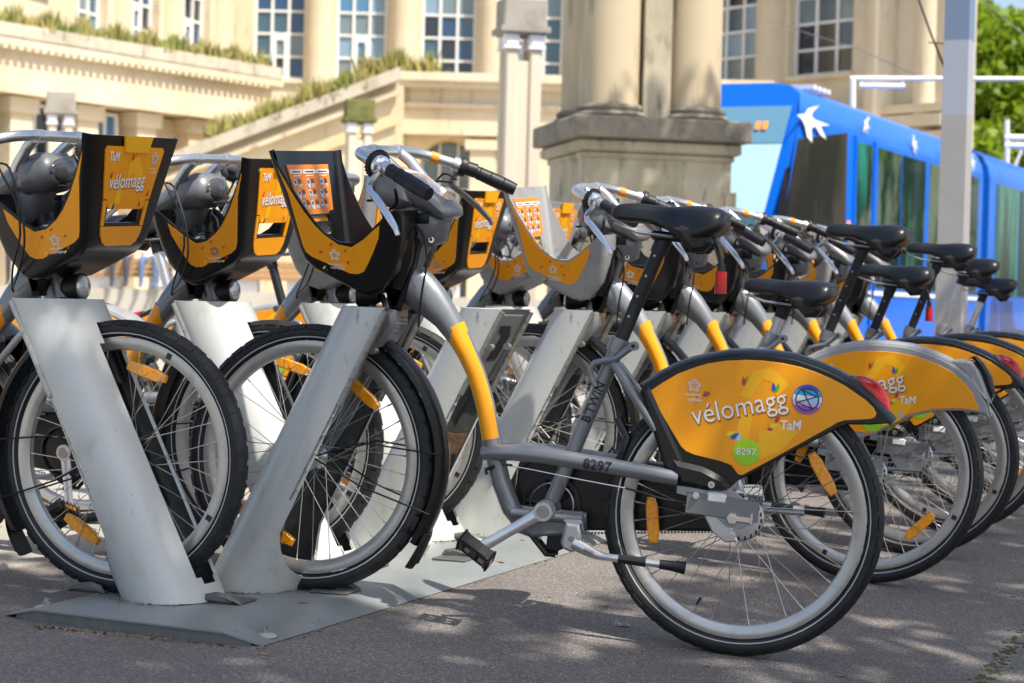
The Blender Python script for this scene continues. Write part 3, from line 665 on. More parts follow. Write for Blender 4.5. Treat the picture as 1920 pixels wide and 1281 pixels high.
def bars():
    b = MB(); pth = [(a, -y, z) for a, y, z in reversed(BAR[1:])]+BAR
    b.tube(smooth(pth, 3), .0132, 12)
    for s in (-1, 1):
        b.tube([(-.300, s*.030, .985), (-.262, s*.062, 1.02), (-.225, s*.075, 1.060), (-.192, s*.078, 1.084)], [.016, .015, .0135, .0135], 10)
        b.tube([(-.190, s*.064, 1.085), (-.190, s*.092, 1.085)], .0165, 12)
    bar = b.mesh('handlebar', ['alu'], 50)
    pt = lambda t, s: Vector((-.31-.1*t, s*(.262+.038*t), 1.041-.048*t))
    kids = []
    for s in (1, -1):
        g = MB(); n = 9
        g.tube([pt(i/(n-1)*1.12-.02, s) for i in range(n)], [.0165, .0155, .0165, .0172, .0178, .0180, .0175, .0170, .0155], 14)
        for k in (.25, .5, .8): g.lathe([(.0178, -.0015), (.0186, 0), (.0178, .0015)], 14, X=Matrix.Translation(pt(k, s))@(pt(1, s)-pt(0, s)).to_track_quat('Z', 'Y').to_matrix().to_4x4())
        kids.append(('grip', g.mesh('grip', ['grip'])))
    q = lambda p0, p1: Matrix.Translation(p0)@(Vector(p1)-Vector(p0)).to_track_quat('Z', 'Y').to_matrix().to_4x4()
    be = MB(); X = q(Vector((-.262, .238, 1.058)), Vector((-.30, .257, 1.044)))   # ring bell round the left bar
    be.lathe([(.014, .0), (.028, .0), (.032, .003), (.032, .013), (.028, .016), (.014, .016)], 32, X=X)
    for i in range(24): be.box((.0325*cos(2*pi*i/24), .0325*sin(2*pi*i/24), .008), (.004, .004, .012), X=X, bev=.001)
    be.lathe([(.026, .016), (.024, .024), (.018, .029), (.014, .03)], 24, m=1, X=X); kids.append(('bell', be.mesh('bell', ['blackm', 'chrome'])))
    sh = MB(); X = q(Vector((-.275, -.245, 1.054)), Vector((-.31, -.262, 1.041)))
    sh.lathe([(.014, .0), (.019, .0), (.019, .014), (.014, .014)], 16, m=1, X=X); sh.lathe([(.014, .016), (.024, .017), (.026, .024), (.024, .034), (.018, .036), (.0185, .060), (.016, .062)], 18, X=X); sh.box((.018, .0, .026), (.03, .03, .018), X=X, bev=.005)
    sh.tube([X@Vector((.02, 0, .02)), X@Vector((.036, .004, .014)), X@Vector((.04, .004, .002))], .007, 8)
    kids.append(('gear_shifter', sh.mesh('gear_shifter', ['blackm', 'alu'])))
    for s in (1, -1):
        o = MB()
        if s < 0: X = q(Vector((-.224, -.213, 1.072)), Vector((-.252, -.232, 1.062))); o.lathe([(.0136, 0), (.0145, .0), (.0145, .022), (.0136, .022)], 16, X=X)
        if s < 0: kids.append(('orange_band', o.mesh('orange_band', ['orange3'])))
        l = MB()
        l.tube([(-.285, s*.252, 1.046), (-.272, s*.260, 1.025), (-.258, s*.264, 1.008)], [.012, .013, .012], 8, rw=.009); l.tube([(-.295, s*.255, 1.044), (-.278, s*.247, 1.051)], .017, 12)
        l.tube([(-.258, s*.262, 1.010), (-.263, s*.272, .996), (-.290, s*.290, .972), (-.318, s*.306, .944), (-.345, s*.320, .912), (-.352, s*.324, .898)], [.006, .0055, .0055, .0055, .005, .006], 8, rw=[.008, .009, .009, .009, .007, .006])
        kids.append(('brake_lever', l.mesh('brake_lever', ['chrome' if s > 0 else 'steel'])))
    return bar, kids
def computer():
    b = MB()
    b.prism([(-.178, 1.028), (-.195, 1.046), (-.225, 1.044), (-.285, 1.022), (-.345, .978), (-.372, .950), (-.374, .932), (-.360, .922), (-.29, .952), (-.22, .992), (-.185, 1.010)], -.062, .062, bev=.016)
    b.prism([(-.20, 1.0), (-.29, .955), (-.352, .925), (-.347, .90), (-.33, .872), (-.275, .862), (-.245, .89), (-.218, .945)], -.044, .044, bev=.014)
    b.prism([(-.29, .925), (-.352, .915), (-.342, .868), (-.325, .860), (-.268, .862), (-.262, .88)], -.034, .034, bev=.008)
    for s in (-1, 1):
        for a, z in ((-.326, .896), (-.322, .874)):
            b.tube([(a, s*.033, z), (a, s*.0375, z)], .0085, 6, m=1); b.tube([(a, s*.0374, z), (a, s*.0385, z)], .004, 6, m=2)
        b.box((-.30, s*.045, .925), (.04, .006, .026), m=2, bev=.002)
    b.prism([(-.170, .975), (-.166, 1.005), (-.180, 1.036), (-.21, 1.047), (-.27, 1.03), (-.28, .96), (-.245, .945), (-.2, .955)], -.074, .074, bev=.022)
    sc = MB(); sc.grid([[(-.222, -.040, 1.0462+l), (-.284, -.043, 1.0237+l), (-.338, -.040, .9845+l), (-.356, -.02, .970+l), (-.356, .02, .970+l), (-.338, .040, .9845+l), (-.284, .043, 1.0237+l), (-.222, .040, 1.0462+l)] for l in (-.001, .0012)], 0, True, True, True)
    b.ball((-.176, 0, 1.002), (.017, .062, .032), 18, m=3); b.box((-.163, 0, .966), (.012, .09, .006), m=2, bev=.002)
    return b.mesh('head_unit', ['greyp2', 'chrome', 'blackm', 'visor'], 50), sc.mesh('screen', ['screen'])
M['visor'] = mat('dark_visor', (.06, .062, .066), .18, coat=.5)
M['greyp2'] = mat('head_unit_plastic', (.17, .175, .18), .4, .15, coat=.25, noise=[(18, (.13, .13, .13), .5, .75, O1)])
M['screen'] = mat('sun_faded_screen', (.62, .40, .28), .15, coat=1, noise=[(30, (.55, .22, .03), .52, .62, O1)])
def cables():
    b = MB()
    b.tube(smooth([(-.29, -.21, 1.03), (-.25, -.215, 1.045), (-.215, -.21, .99), (-.192, -.19, .93), (-.188, -.175, .855), (-.222, -.15, .785), (-.285, -.06, .735), (-.30, -.03, .72)]), .0028, 7)
    b.tube(smooth([(-.30, -.15, 1.02), (-.24, -.16, 1.02), (-.205, -.175, .97), (-.18, -.18, .90), (-.178, -.172, .83), (-.215, -.14, .765), (-.29, -.05, .73)]), .0028, 7)
    b.tube(smooth([(-.272, .235, 1.01), (-.245, .225, 1.055), (-.228, .215, 1.058), (-.222, .20, 1.03), (-.225, .16, .97), (-.225, .10, .91)]), .0028, 7)
    b.tube(smooth([(-.29, .20, .98), (-.262, .12, .955), (-.235, .10, .935), (-.222, .09, .89)]), .0042, 8, m=1)
    b.tube(smooth([(-.20, .06, .89), (-.29, .055, .90), (-.315, .05, .83), (-.30, .04, .74), (-.29, .03, .66)]), .0028, 7)
    return b.mesh('cables', ['blackm', 'grip'])
# ================================================================ the docking station: layout
ROWD = Vector((cos(rad(67.5)), sin(rad(67.5)), 0)); ROWN = Vector((ROWD.y, -ROWD.x, 0))      # along the row, and across it towards the camera side
STEP = .715
DOCK_A, DOCK_B = rad(161.4), rad(341.4)
PIV_A = Vector((-.257, 4.801, 0)); PIV_B = Vector((-1.162, 4.835, 0))
EDGE = Vector((-.491, 4.072, 0))
def ground_z(x, y):
    t = (x-EDGE.x)*ROWN.x+(y-EDGE.y)*ROWN.y
    if t <= 0: return 0.0
    k = 1-.11*min(max((x-EDGE.x)*ROWD.x+(y-EDGE.y)*ROWD.y-.9, 0), 4)      # the fall eases off along the row
    if t < 1.3: return -.0865*t*k
    return (-.11245-.02*min(t-1.3, 3))*k
_mc = {}
GA, GB = 'share bikes docked on the near side', 'share bikes docked on the far side'
def cached(key, fn, *a):
    if key not in _mc: _mc[key] = fn(*a)
    return _mc[key]
def bike(label, group, piv, dock, heading, body='black', light=False, post='black', ext=0, worn=False, crank_a=-.66, number=None, tube_no=None, sticker=False, tail=False, basket='black', graphics=True, lean=0, front_only=False):
    rv = random.Random(label); vary = 0 if number or worn or '8297' in label else 1
    dock += vary*rad(rv.uniform(-1.6, 1.6)); heading += vary*rad(rv.uniform(-1.2, 1.2)); lean += vary*rad(rv.uniform(-1.5, 1.5))
    f = Vector((cos(dock), sin(dock), 0)); hub = piv+f*.248
    h = Vector((cos(heading), sin(heading), 0)); rear = piv-h*.826
    zr = ground_z(rear.x, rear.y); rear.z = zr; hub.z = .030
    pit = math.atan2(hub.z-zr, 1.06)
    root = Matrix.Translation(rear+Vector((0, 0, .33)))@Matrix.Rotation(heading, 4, 'Z')@Matrix.Rotation(-pit, 4, 'Y')@Matrix.Rotation(lean, 4, 'X')@Matrix.Translation((0, 0, -.33))
    fm = root.inverted()@(Matrix.Translation(hub)@Matrix.Rotation(dock, 4, 'Z'))
    tl, up_, yw = (rad(-4.5), 0, 0) if group == GA else (rad(3), .013, rad(-3))
    tl += vary*rad(rv.uniform(-1.8, 1.8)); yw += vary*rad(rv.uniform(-2, 2))
    fu = fm@Matrix.Translation((-.25, 0, .80+up_))@Matrix.Rotation(yw, 4, 'Z')@Matrix.Rotation(tl, 4, 'X')@Matrix.Translation((.25, 0, -.80))   # basket and bars sit a little crooked
    t = thing('share_bike', label, 'bicycle', root, group)
    I = Matrix.Identity(4)
    fp = 'frame_light' if light else 'frame'
    fr = link('frame', cached(('frame', fp), frame_mesh, fp), t, I)
    link('orange_band', cached('band', band_mesh), fr, I); [link('lettering', cached(('btwin', s), seat_text, s), fr, I) for s in (1, -1)]
    if tube_no: [link('number', cached(('num', tube_no, s), number_mesh, tube_no, s), fr, I) for s in (1, -1)]
    def wheel(kind, X):
        parts = cached(('wheel', kind), wheel_parts, kind); d = dict()
        w_ = link(kind+'_wheel' if False else 'wheel', parts[0][1], t, X)
        for nm, me in parts[1:]:
            o = link(nm, me, w_, I)
            if nm == 'spokes': o['kind'] = 'stuff'
        return w_
    wheel('rear', Matrix.Translation((0, 0, .33))@Matrix.Rotation(heading*3, 4, 'Y') if number is None else Matrix.Translation((0, 0, .33)))
    fd = link('rear_fender', cached(('fender', body, worn), fender_mesh, body, worn), t, I)
    for s in (1, -1):
        pan, pr = cached(('fpan', s, worn, number, sticker), fender_panel, s, worn, True, number, sticker and s > 0)
        p = link('orange_panel', pan, fd, I)
        for nm, me in pr: link(nm, me, fd, I)
    if not worn:
        hs, ln = cached('lamp', rear_lamp); r = link('rear_lamp', hs, t, I); link('lens', ln, r, I)
    link('hub_gear', cached('hubgear', hub_gear), t, I)
    cc, cg, ch = cached('chain', chain_case); link('chain_case', cc, t, I); link('chain_guard', cg, t, I); link('chain', ch, t, I, kind='stuff')
    for arm, ped in cached(('crank', crank_a), crank, crank_a):
        a_ = link('crank_arm', arm, t, I); link('pedal', ped, a_, I)
    link('kickstand', cached('kick', kickstand), t, I); link('brake_cable', cached('cable', cable_mesh), t, I)
    pm = {'black': 'blackm', 'silver': 'alu'}[post]
    link('seat_post', cached(('post', pm, ext), seat_post, pm, ext), t, I)
    sd, sh = cached(('saddle', ext), saddle_mesh, ext); s_ = link('saddle', sd, t, I); link('shell', sh, s_, I)
    if tail: link('tail_reflector', cached(('tail', ext), saddle_reflector, ext), t, I)
    # steered parts
    fk = link('fork', cached(('fork', fp), fork_mesh, fp), t, fm)
    wheel('front', fm@Matrix.Translation((0, 0, .33))@Matrix.Rotation(-rad(57) if number else heading-rad(342), 4, 'Y'))
    mg, fl, st = cached('mud', mudguard_mesh); m_ = link('front_mudguard', mg, t, fm); link('mud_flap', fl, m_, I); link('mudguard_stay', st, m_, I)
    bk, lk = cached(('basket', basket), basket_mesh, basket); b_ = link('basket', bk, t, fu); link('lock_housing', lk, b_, I)
    for nm, pan, kids in cached('bpan', basket_panels):
        link(nm, pan, b_, I)
        for n2, m2 in kids: link(n2, m2, b_, I)
    link('head_lamp', cached('hlamp', head_lamp), t, fm)
    hb, kids = cached('bars', bars); hbo = link('handlebar', hb, t, fu)
    for nm, me in kids: link(nm, me, hbo, I)
    cu, sc = cached('comp', computer); cuo = link('head_unit', cu, t, fu); link('screen', sc, cuo, I)
    link('cables', cached('cables', cables), t, fm)
    return t

# ---------------------------------------------------------------- dock posts (local: a along the dock, front +a, foot at a=.11)
def dock_mesh():
    lean = .50; zs = [0, .02, .04, .055, .07, .09, .11, .13, .15, .17, .19, .21, .235, .30, .38, .46, .54, .60, .632, .650, .662, .685, .705]
    cw = .130; front = .118; n = 48
    def cut(q): return 9 if abs(q) <= 105.01 else .035+.203*(1-abs(sin(rad((abs(q)-105)*1.2)))**.45)
    A = [-180+7.5*i for i in range(n)]; vs = []; fs = []
    for z0 in zs:
        for q in A:
            z = min(z0, cut(q)); c = .142-lean*z; vs.append((c+front*cos(rad(q)), cw*sin(rad(q)), z))
    for i in range(len(zs)-1):
        for j in range(n):
            k = (j+1) % n; qa, qb = A[j], A[j]+7.5
            if 2 <= i < 19 and abs(qa+3.75) < (22.4 if 3 <= i < 17 else 15): continue      # slot for the wheel
            if zs[i] >= max(cut(qa), cut(qb))-1e-6: continue
            fs.append((i*n+j, i*n+k, (i+1)*n+k, (i+1)*n+j))
    b = MB(); b.add(vs, fs)
    me = b.mesh('shell', ['post', 'inner'], 50, fix=False)
    bm = bmesh.new(); bm.from_mesh(me); bmesh.ops.remove_doubles(bm, verts=bm.verts, dist=.0005); bmesh.ops.delete(bm, geom=[v for v in bm.verts if not v.link_faces], context='VERTS'); bm.to_mesh(me); bm.free()
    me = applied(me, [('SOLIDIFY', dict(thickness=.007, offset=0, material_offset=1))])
    me.shade_smooth(); me.set_sharp_from_angle(angle=rad(50))
    # steel lining, trims and lock plate
    L = MB()
    for s in (-1, 1):
        x0, x1 = .142-lean*.20, .142-lean*.70
        L.prism([(x0-.030, .20), (x0+.012, .20), (x1+.012, .70), (x1-.030, .70)], s*(cw-.016), s*(cw-.010))
    lin = L.mesh('lining', ['inner'])
    tr = []
    for s in (-1, 1):
        T = MB()
        p = lambda z, dx=-.031: (.142-lean*z+dx, s*(cw-.004), z)
        T.tube([p(.235), p(.47)], .0045, 6); T.tube([p(.47, -.036), p(.698, -.036)], .008, 8)
        for k in range(5):
            z = .26+.045*k; T.box(p(z, -.036), (.006, .012, .004), bev=.001)
        tr.append(T.mesh('edge_trim', ['trim']))
    kp = []
    c = lambda z: .142-lean*z
    for s in (-1, 1):
        K = MB()
        K.prism([(c(.50)-.03, .50), (c(.50)+.045, .50), (c(.69)+.045, .69), (c(.69)-.03, .69)], s*(cw-.044), s*(cw-.020), bev=.004)
        K.prism([(c(.56)-.018, .565), (c(.56)+.012, .56), (c(.63)+.002, .63), (c(.645)+.018, .645), (c(.655)+.018, .657), (c(.655)-.012, .657), (c(.63)-.022, .63)], s*(cw-.046), s*(cw-.043), m=1)
        K.tube([(c(.60)-.035, s*.06, .60), (c(.60)-.035, s*.085, .60)], .009, 10, m=2)
        kp.append(K.mesh('lock_plate', ['steel2', 'dark', 'trim']))
    gd = []
    for sg, a0 in ((1, .235), (-1, -.02)):           # wheel guides on the plate
        G = MB(); G.prism([(a0, 0), (a0+sg*.012, .020), (a0+sg*.04, .027), (a0+sg*.075, .022), (a0+sg*.10, .010), (a0+sg*.108, 0)], -.052, -.032, bev=.008); G.box((a0+sg*.055, 0, .003), (.10, .09, .006), bev=.002); gd.append(G.mesh('wheel_guide', ['guide']))
    return me, lin, tr, kp, gd
M['guide'] = mat('worn_guide_steel', (.12, .12, .115), .5, .3, noise=[(30, (.22, .21, .19), .5, .75, O1)])
M['steel2'] = mat('grey_lock_steel', (.19, .19, .185), .42, .5, noise=[(25, (.27, .265, .25), .5, .8, O1), (12, (.12, .11, .09), .58, .8, O1)])
def dock(label, group, piv, ang, dam=False, nofoot=False):
    f = Vector((cos(ang), sin(ang), 0)); o = piv+f*.248; o.z = .0302
    t = thing('dock_post', label, 'docking post', Matrix.Translation(o)@Matrix.Rotation(ang, 4, 'Z'), group)
    sh, lin, tr, kp, gd = cached('dock', dock_mesh); I = Matrix.Identity(4)
    s = link('shell', sh, t, I); link('lining', lin, t, I); [link('lock_plate', x, t, I) for x in kp]
    for x in tr: link('edge_trim', x, s, I)
    for x in gd: link('wheel_guide', x, t, I)
    if dam:
        b = MB(); c = lambda z: .142-.50*z
        b.prism([(c(.30)-.036, .29), (c(.30)+.0, .284), (c(.30)+.04, .30), (c(.36)+.04, .352), (c(.36)+.01, .345), (c(.36)-.036, .35)], -.100, -.094)
        link('rust_patch', b.mesh('rust_patch', ['rust']), t, I)
    return t
# ================================================================ ground and station
def ground():
    # asphalt sheet in strips across the row direction, far beyond the buildings
    ts = [-1200, -300, -90, -40, -20, -10, -5, -2, -.8, 0]+[.1*i for i in range(1, 14)]+[1.6, 2, 2.6, 3.4, 4.3, 8, 20, 60, 300, 1200]
    us = [-1200, -200, -30, -10, -4, -2, -1, 0, 1, 2, 3, 4, 6, 9, 13, 18, 25, 40, 70, 140, 400, 1400]
    b = MB(); rows = []
    for u in us:
        row = []
        for t in ts:
            p = EDGE+ROWD*u+ROWN*t; row.append((p.x, p.y, ground_z(p.x, p.y)))
        rows.append(row)
    b.grid(rows, 0, False)
    m = bpy.data.materials.new('asphalt'); m.use_nodes = True; nt = m.node_tree; bs = nt.nodes['Principled BSDF']; bs.inputs['Roughness'].default_value = .8
    bs.inputs['Specular IOR Level'].default_value = .3
    tc = nt.nodes.new('ShaderNodeTexCoord'); N = nt.nodes.new; Lk = nt.links.new
    def noise(sc, det=4, r=.6): 
        n = N('ShaderNodeTexNoise'); n.inputs['Scale'].default_value = sc; n.inputs['Detail'].default_value = det; n.inputs['Roughness'].default_value = r; Lk(tc.outputs['Object'], n.inputs['Vector']); return n
    def ramp(src, stops):
        r = N('ShaderNodeValToRGB'); e = r.color_ramp.elements
        while len(e) < len(stops): e.new(.5)
        for q, (p, c) in zip(e, stops): q.position = p; q.color = (*c, 1)
        Lk(src, r.inputs[0]); return r
    vo = N('ShaderNodeTexVoronoi'); vo.inputs['Scale'].default_value = 250; Lk(tc.outputs['Object'], vo.inputs['Vector'])
    sp = N('ShaderNodeSeparateColor'); Lk(vo.outputs['Color'], sp.inputs[0])
    g = ramp(sp.outputs[0], [(0, (.135, .121, .109)), (.45, (.192, .173, .157)), (.78, (.245, .222, .203)), (.93, (.30, .275, .25)), (1, (.44, .41, .375))])
    big = noise(1.6, 5); br = ramp(big.outputs[0], [(.3, (.80, .79, .80)), (.7, (1.12, 1.1, 1.08))])
    mx = N('ShaderNodeMix'); mx.data_type = 'RGBA'; mx.blend_type = 'MULTIPLY'; mx.inputs[0].default_value = 1; Lk(g.outputs[0], mx.inputs[6]); Lk(br.outputs[0], mx.inputs[7])
    st = noise(7, 6, .7); sr = ramp(st.outputs[0], [(.62, (0, 0, 0)), (.74, (1, 1, 1))])
    m2 = N('ShaderNodeMix'); m2.data_type = 'RGBA'; m2.inputs[7].default_value = (.15, .135, .122, 1); 
    mm = N('ShaderNodeMath'); mm.operation = 'MULTIPLY'; mm.inputs[1].default_value = .45; Lk(sr.outputs[0], mm.inputs[0]); Lk(mm.outputs[0], m2.inputs[0]); Lk(mx.outputs[2], m2.inputs[6])
    # the far plaza is a paler stone paving (by distance across the row)
    sx = N('ShaderNodeSeparateXYZ'); Lk(tc.outputs['Object'], sx.inputs[0])
    d1 = N('ShaderNodeMath'); d1.operation = 'MULTIPLY'; d1.inputs[1].default_value = -ROWN.x; Lk(sx.outputs[0], d1.inputs[0])
    d2 = N('ShaderNodeMath'); d2.operation = 'MULTIPLY_ADD'; d2.inputs[1].default_value = -ROWN.y; Lk(sx.outputs[1], d2.inputs[0]); Lk(d1.outputs[0], d2.inputs[2])
    mr = N('ShaderNodeMapRange'); mr.inputs[1].default_value = 3.25; mr.inputs[2].default_value = 3.3; Lk(d2.outputs[0], mr.inputs[0])
    m3 = N('ShaderNodeMix'); m3.data_type = 'RGBA'; m3.inputs[7].default_value = (.42, .385, .33, 1); Lk(mr.outputs[0], m3.inputs[0]); Lk(m2.outputs[2], m3.inputs[6])
    Lk(m3.outputs[2], bs.inputs['Base Color'])
    bp = N('ShaderNodeBump'); bp.inputs['Strength'].default_value = .8; bp.inputs['Distance'].default_value = .005; Lk(vo.outputs['Distance'], bp.inputs['Height']); Lk(bp.outputs[0], bs.inputs['Normal'])
    structure('ground', b.mesh('ground', [m], fix=False, smooth=False))
ground()
def onrow(u, t, z=0): return EDGE+ROWD*u+ROWN*t+Vector((0, 0, z))
def plate():
    W, L = .715, 12.4; b = MB()
    prof = [(-.09, .002, .147), (-.17, .0295, .112), (-.69, .0295, .151), (-.80, .004, .187)]       # t, z, where the near end is cut
    P = lambda k, far, dz: onrow(L if far else prof[k][2], prof[k][0], prof[k][1]+dz)
    for z0 in (0, -.004):
        b.add([tuple(P(k, far, z0)) for far in (0, 1) for k in range(4)], [(0, 1, 5, 4), (1, 2, 6, 5), (2, 3, 7, 6)])
    b.add([tuple(P(k, 0, q)) for q in (0, -.004) for k in range(4)], [(0, 1, 5, 4), (1, 2, 6, 5), (2, 3, 7, 6)])
    s = MB(); q = [P(0, 0, -.004).lerp(P(1, 0, -.004), .35), P(1, 0, -.004), P(2, 0, -.004), P(3, 0, -.004).lerp(P(2, 0, -.004), .35)]
    s.add([tuple(p+ROWD*.006) for p in q]+[(p.x+ROWD.x*.006, p.y+ROWD.y*.006, -.02) for p in q], [(0, 1, 5, 4), (1, 2, 6, 5), (2, 3, 7, 6)])
    t_ = thing('base_plate', 'long grey steel base plate with sloping edges under the docking posts', 'base plate', None, None, b.mesh('base_plate', ['plate'], 20))
    link('side_skirt', s.mesh('side_skirt', ['steel2']), t_)
    for (u, t) in ((.215, -.128), (.27, -.742), (2.45, -.128), (4.6, -.128)):
        k = MB(); zz = .002+.0275*((-.09-t)/.08) if t > -.3 else .004+.0255*((t+.80)/.11); p = onrow(u, t, zz-.006)
        k.ball(p, (.030, .026, .009), 12, m=1); k.tube([p+Vector((0, 0, .005)), p+Vector((.001, 0, .016))], .011, 6); k.tube([p+Vector((0, 0, .015)), p+Vector((.002, 0, .024))], .006, 8)
        link('anchor_bolt', k.mesh('anchor_bolt', ['trim', 'stone_dust']), t_)
M['stone_dust'] = mat('mortar', (.38, .36, .31), .8)
plate()
# ---------------------------------------------------------------- posts
def pa(n): return PIV_A+ROWD*STEP*(n-1)
def pb(n): return PIV_B+ROWD*STEP*(n-1)
A_LAB = {1: 'pale grey docking post holding bike 8297, second post from the near end of the plate', 2: 'empty docking post with a keyhole lock plate and rust-holed steel, no bike in it',
         3: 'docking post that holds the bike with the torn grey rear fender', 4: 'docking post gripping the bike just beyond the torn grey fender',
         5: 'docking post of the third black-fendered bike on the near side', 6: 'docking post of the near-side bike under the monument pedestal', 7: 'far docking post with the grey-basket bike in front of the blue tram',
         8: 'farthest near-side docking post, in front of the tram doors'}
for n in range(1, 9): dock(A_LAB[n], 'docking posts leaning towards the near side', pa(n), DOCK_A, dam=(n == 2))
B_LAB = {1: 'foremost scuffed docking post, a wheel passing through its slot', 2: 'sunlit docking post with a basket shadow across its top, second on the far side', 3: 'docking post behind the front wheel of bike 8297, third on the far side',
         4: 'docking post half hidden behind the empty dock', 5: 'docking post behind the grey-basket bike of the near side', 6: 'far-side docking post seen between two black baskets', 7: 'last far-side docking post in view behind the row of seat posts'}
for n in range(1, 8): dock(B_LAB[n], 'docking posts leaning towards the far side', pb(n), DOCK_B)
# ---------------------------------------------------------------- bikes
bike('grey share bike numbered 8297 with black basket and round violet sticker on its orange fender', GA, pa(1), DOCK_A, rad(169.1), number='8297', tube_no='8297', sticker=True, tail=True, crank_a=rad(-37))
bike('share bike with torn pale grey rear fender, no tail lamp, grey basket and lowest saddle', GA, pa(3), DOCK_A, rad(163), body='greyp', basket='greyp', light=True, post='silver', ext=-.17, worn=True, crank_a=rad(-200))
bike('share bike just beyond the torn grey fender, high saddle against the tram windows', GA, pa(4), DOCK_A, rad(163), ext=.04, crank_a=rad(-10))
bike('second share bike beyond the torn grey fender, mid-height saddle with small red reflector', GA, pa(5), DOCK_A, rad(165), ext=-.09, tail=True, crank_a=rad(-60))
bike('third share bike beyond the torn grey fender, saddle in front of the grey pole', GA, pa(6), DOCK_A, rad(165.5), ext=.02, crank_a=rad(-120))
bike('fourth share bike beyond the torn grey fender, saddle on a silver post', GA, pa(7), DOCK_A, rad(166), body='greyp', basket='greyp', light=True, post='silver', ext=-.025, crank_a=rad(-30))
bike('farthest near-side share bike, its low saddle on a silver post below the tram', GA, pa(8), DOCK_A, rad(166), light=True, post='silver', ext=-.10, crank_a=rad(-80))
bike('share bike with black basket facing out, its front wheel through the foremost scuffed post', GB, pb(1), DOCK_B, rad(342), crank_a=rad(-30))
bike('share bike with black basket over the sunlit second far-side post', GB, pb(2), DOCK_B, rad(341), tube_no='8246', crank_a=rad(100), post='black', ext=-.04)
bike('share bike with grey basket mostly hidden behind the handlebar of bike 8297', GB, pb(3), DOCK_B, rad(341), body='greyp', basket='greyp', light=True, post='silver', ext=-.05, crank_a=rad(60))
bike('share bike with black basket seen just behind the head unit of bike 8297', GB, pb(4), DOCK_B, rad(340), crank_a=rad(-60), ext=-.08)
bike('share bike with grey basket and round head lamp behind the empty dock', GB, pb(5), DOCK_B, rad(341), body='greyp', basket='greyp', light=True, crank_a=rad(-100))
bike('share bike whose orange basket tab shows above the near-side grey basket', GB, pb(6), DOCK_B, rad(341), crank_a=rad(-45), ext=-.05)
bike('last far-side share bike, black basket seen between seat posts', GB, pb(7), DOCK_B, rad(341), crank_a=rad(-15))
# ================================================================ the square behind
M['stone'] = mat('cream_limestone', (.66, .56, .39), .8, noise=[(.7, (.57, .46, .30), .40, .66, (1, 1, .35)), (4, (.40, .31, .19), .57, .76, (1.4, 1.4, .25)), (.35, (.72, .63, .47), .5, .8, O1)])
M['stone2'] = mat('shaded_limestone', (.68, .52, .29), .8, noise=[(.9, (.60, .44, .22), .42, .75, (1, 1, .4))])  # deeper yellow puts the shade of recessed lower walls into the stone colour
M['coping'] = mat('weathered_coping', (.52, .46, .35), .85, noise=[(2.5, (.34, .30, .22), .45, .75, (1, 1, .5))])
M['grey_stone'] = mat('weathered_grey_stone', (.46, .405, .295), .85, noise=[(2.2, (.31, .27, .185), .42, .66, (1, 1, .45)), (6, (.10, .095, .075), .56, .74, (1.2, 1.2, .35)), (30, (.48, .45, .38), .6, .8, O1)], bump=(30, .2, .01))
M['ledge_stone'] = mat('blackened_ledge_stone', (.26, .23, .175), .9, noise=[(3, (.13, .12, .10), .42, .7, O1), (14, (.36, .34, .28), .58, .8, O1)], bump=(30, .3, .01))
M['col_stone'] = mat('warm_column_stone', (.50, .41, .27), .8, noise=[(1.4, (.34, .28, .19), .46, .66, (1, 1, .25)), (4, (.17, .155, .12), .58, .74, (1, 1, .2))])
M['pillar_stone'] = mat('pale_lamp_stone', (.64, .55, .41), .8, noise=[(2, (.58, .51, .40), .45, .75, (1, 1, .3))])
M['cap_stone'] = mat('dirty_cap_stone', (.34, .31, .26), .9, noise=[(3, (.20, .18, .14), .45, .75, O1)])
M['moss'] = mat('mossy_cap', (.17, .165, .05), .95, noise=[(6, (.08, .085, .03), .4, .7, O1)])
M['lampw'] = mat('white_lamp_glass', (.78, .78, .78), .3, coat=.3)
M['winframe'] = mat('white_window_frame', (.74, .72, .68), .5)
for k, c in enumerate([(.02, .06, .13), (.015, .02, .03), (.16, .21, .22), (.05, .10, .13), (.07, .19, .33), (.10, .07, .06), (.20, .30, .38)]): M['pane%d' % k] = mat('window_glass', c, .06, 0, .8)  # paler tints paint sky reflections into the glass colour
M['grassm'] = mat('dry_grass', (.31, .265, .08), .9, noise=[(.9, (.15, .19, .035), .42, .62, O1)])
M['tram'] = mat('blue_tram_paint', (.004, .125, .62), .3, spec=.25, coat=.25, coatr=.1)
M['tglass'] = mat('tram_glass', (.010, .026, .022), .07, 0, .16, noise=[(1.1, (.03, .22, .17), .52, .60, (1, 1, .12)), (.5, (.12, .15, .11), .57, .64, (1, 1, .5)), (2.5, (.05, .09, .015), .58, .66, (1, 1, .8))])  # green patches put reflected foliage into the glass colour
M['tglass_pale'] = mat('tram_windscreen', (.33, .52, .56), .08, 0, .6)  # pale cyan base stands in for sky and building reflected in the glass
M['tglass_mid'] = mat('tram_windscreen_top', (.10, .23, .33), .08, 0, .6)  # bluish base also carries the painted reflection of the lower windscreen
M['tdark'] = mat('tram_dark_glass', (.018, .017, .018), .2, spec=.12, noise=[(.8, (.05, .042, .036), .5, .62, (1, 1, .3))])
M['led'] = mat('orange_led_text', (.9, .25, .02), .5, emit=((1, .22, .02), .25))
M['pole_low'] = mat('pole_grey_paint', (.34, .325, .315), .5, noise=[(3, (.29, .28, .265), .45, .75, O1)]); M['pole_mid'] = mat('pole_blue_grey_paint', (.34, .37, .43), .5); M['pole_top'] = mat('pole_slate_paint', (.16, .22, .33), .5)
M['wood'] = mat('warm_wood', (.42, .235, .10), .6, noise=[(3, (.33, .17, .065), .45, .7, (1, 1, 8))])
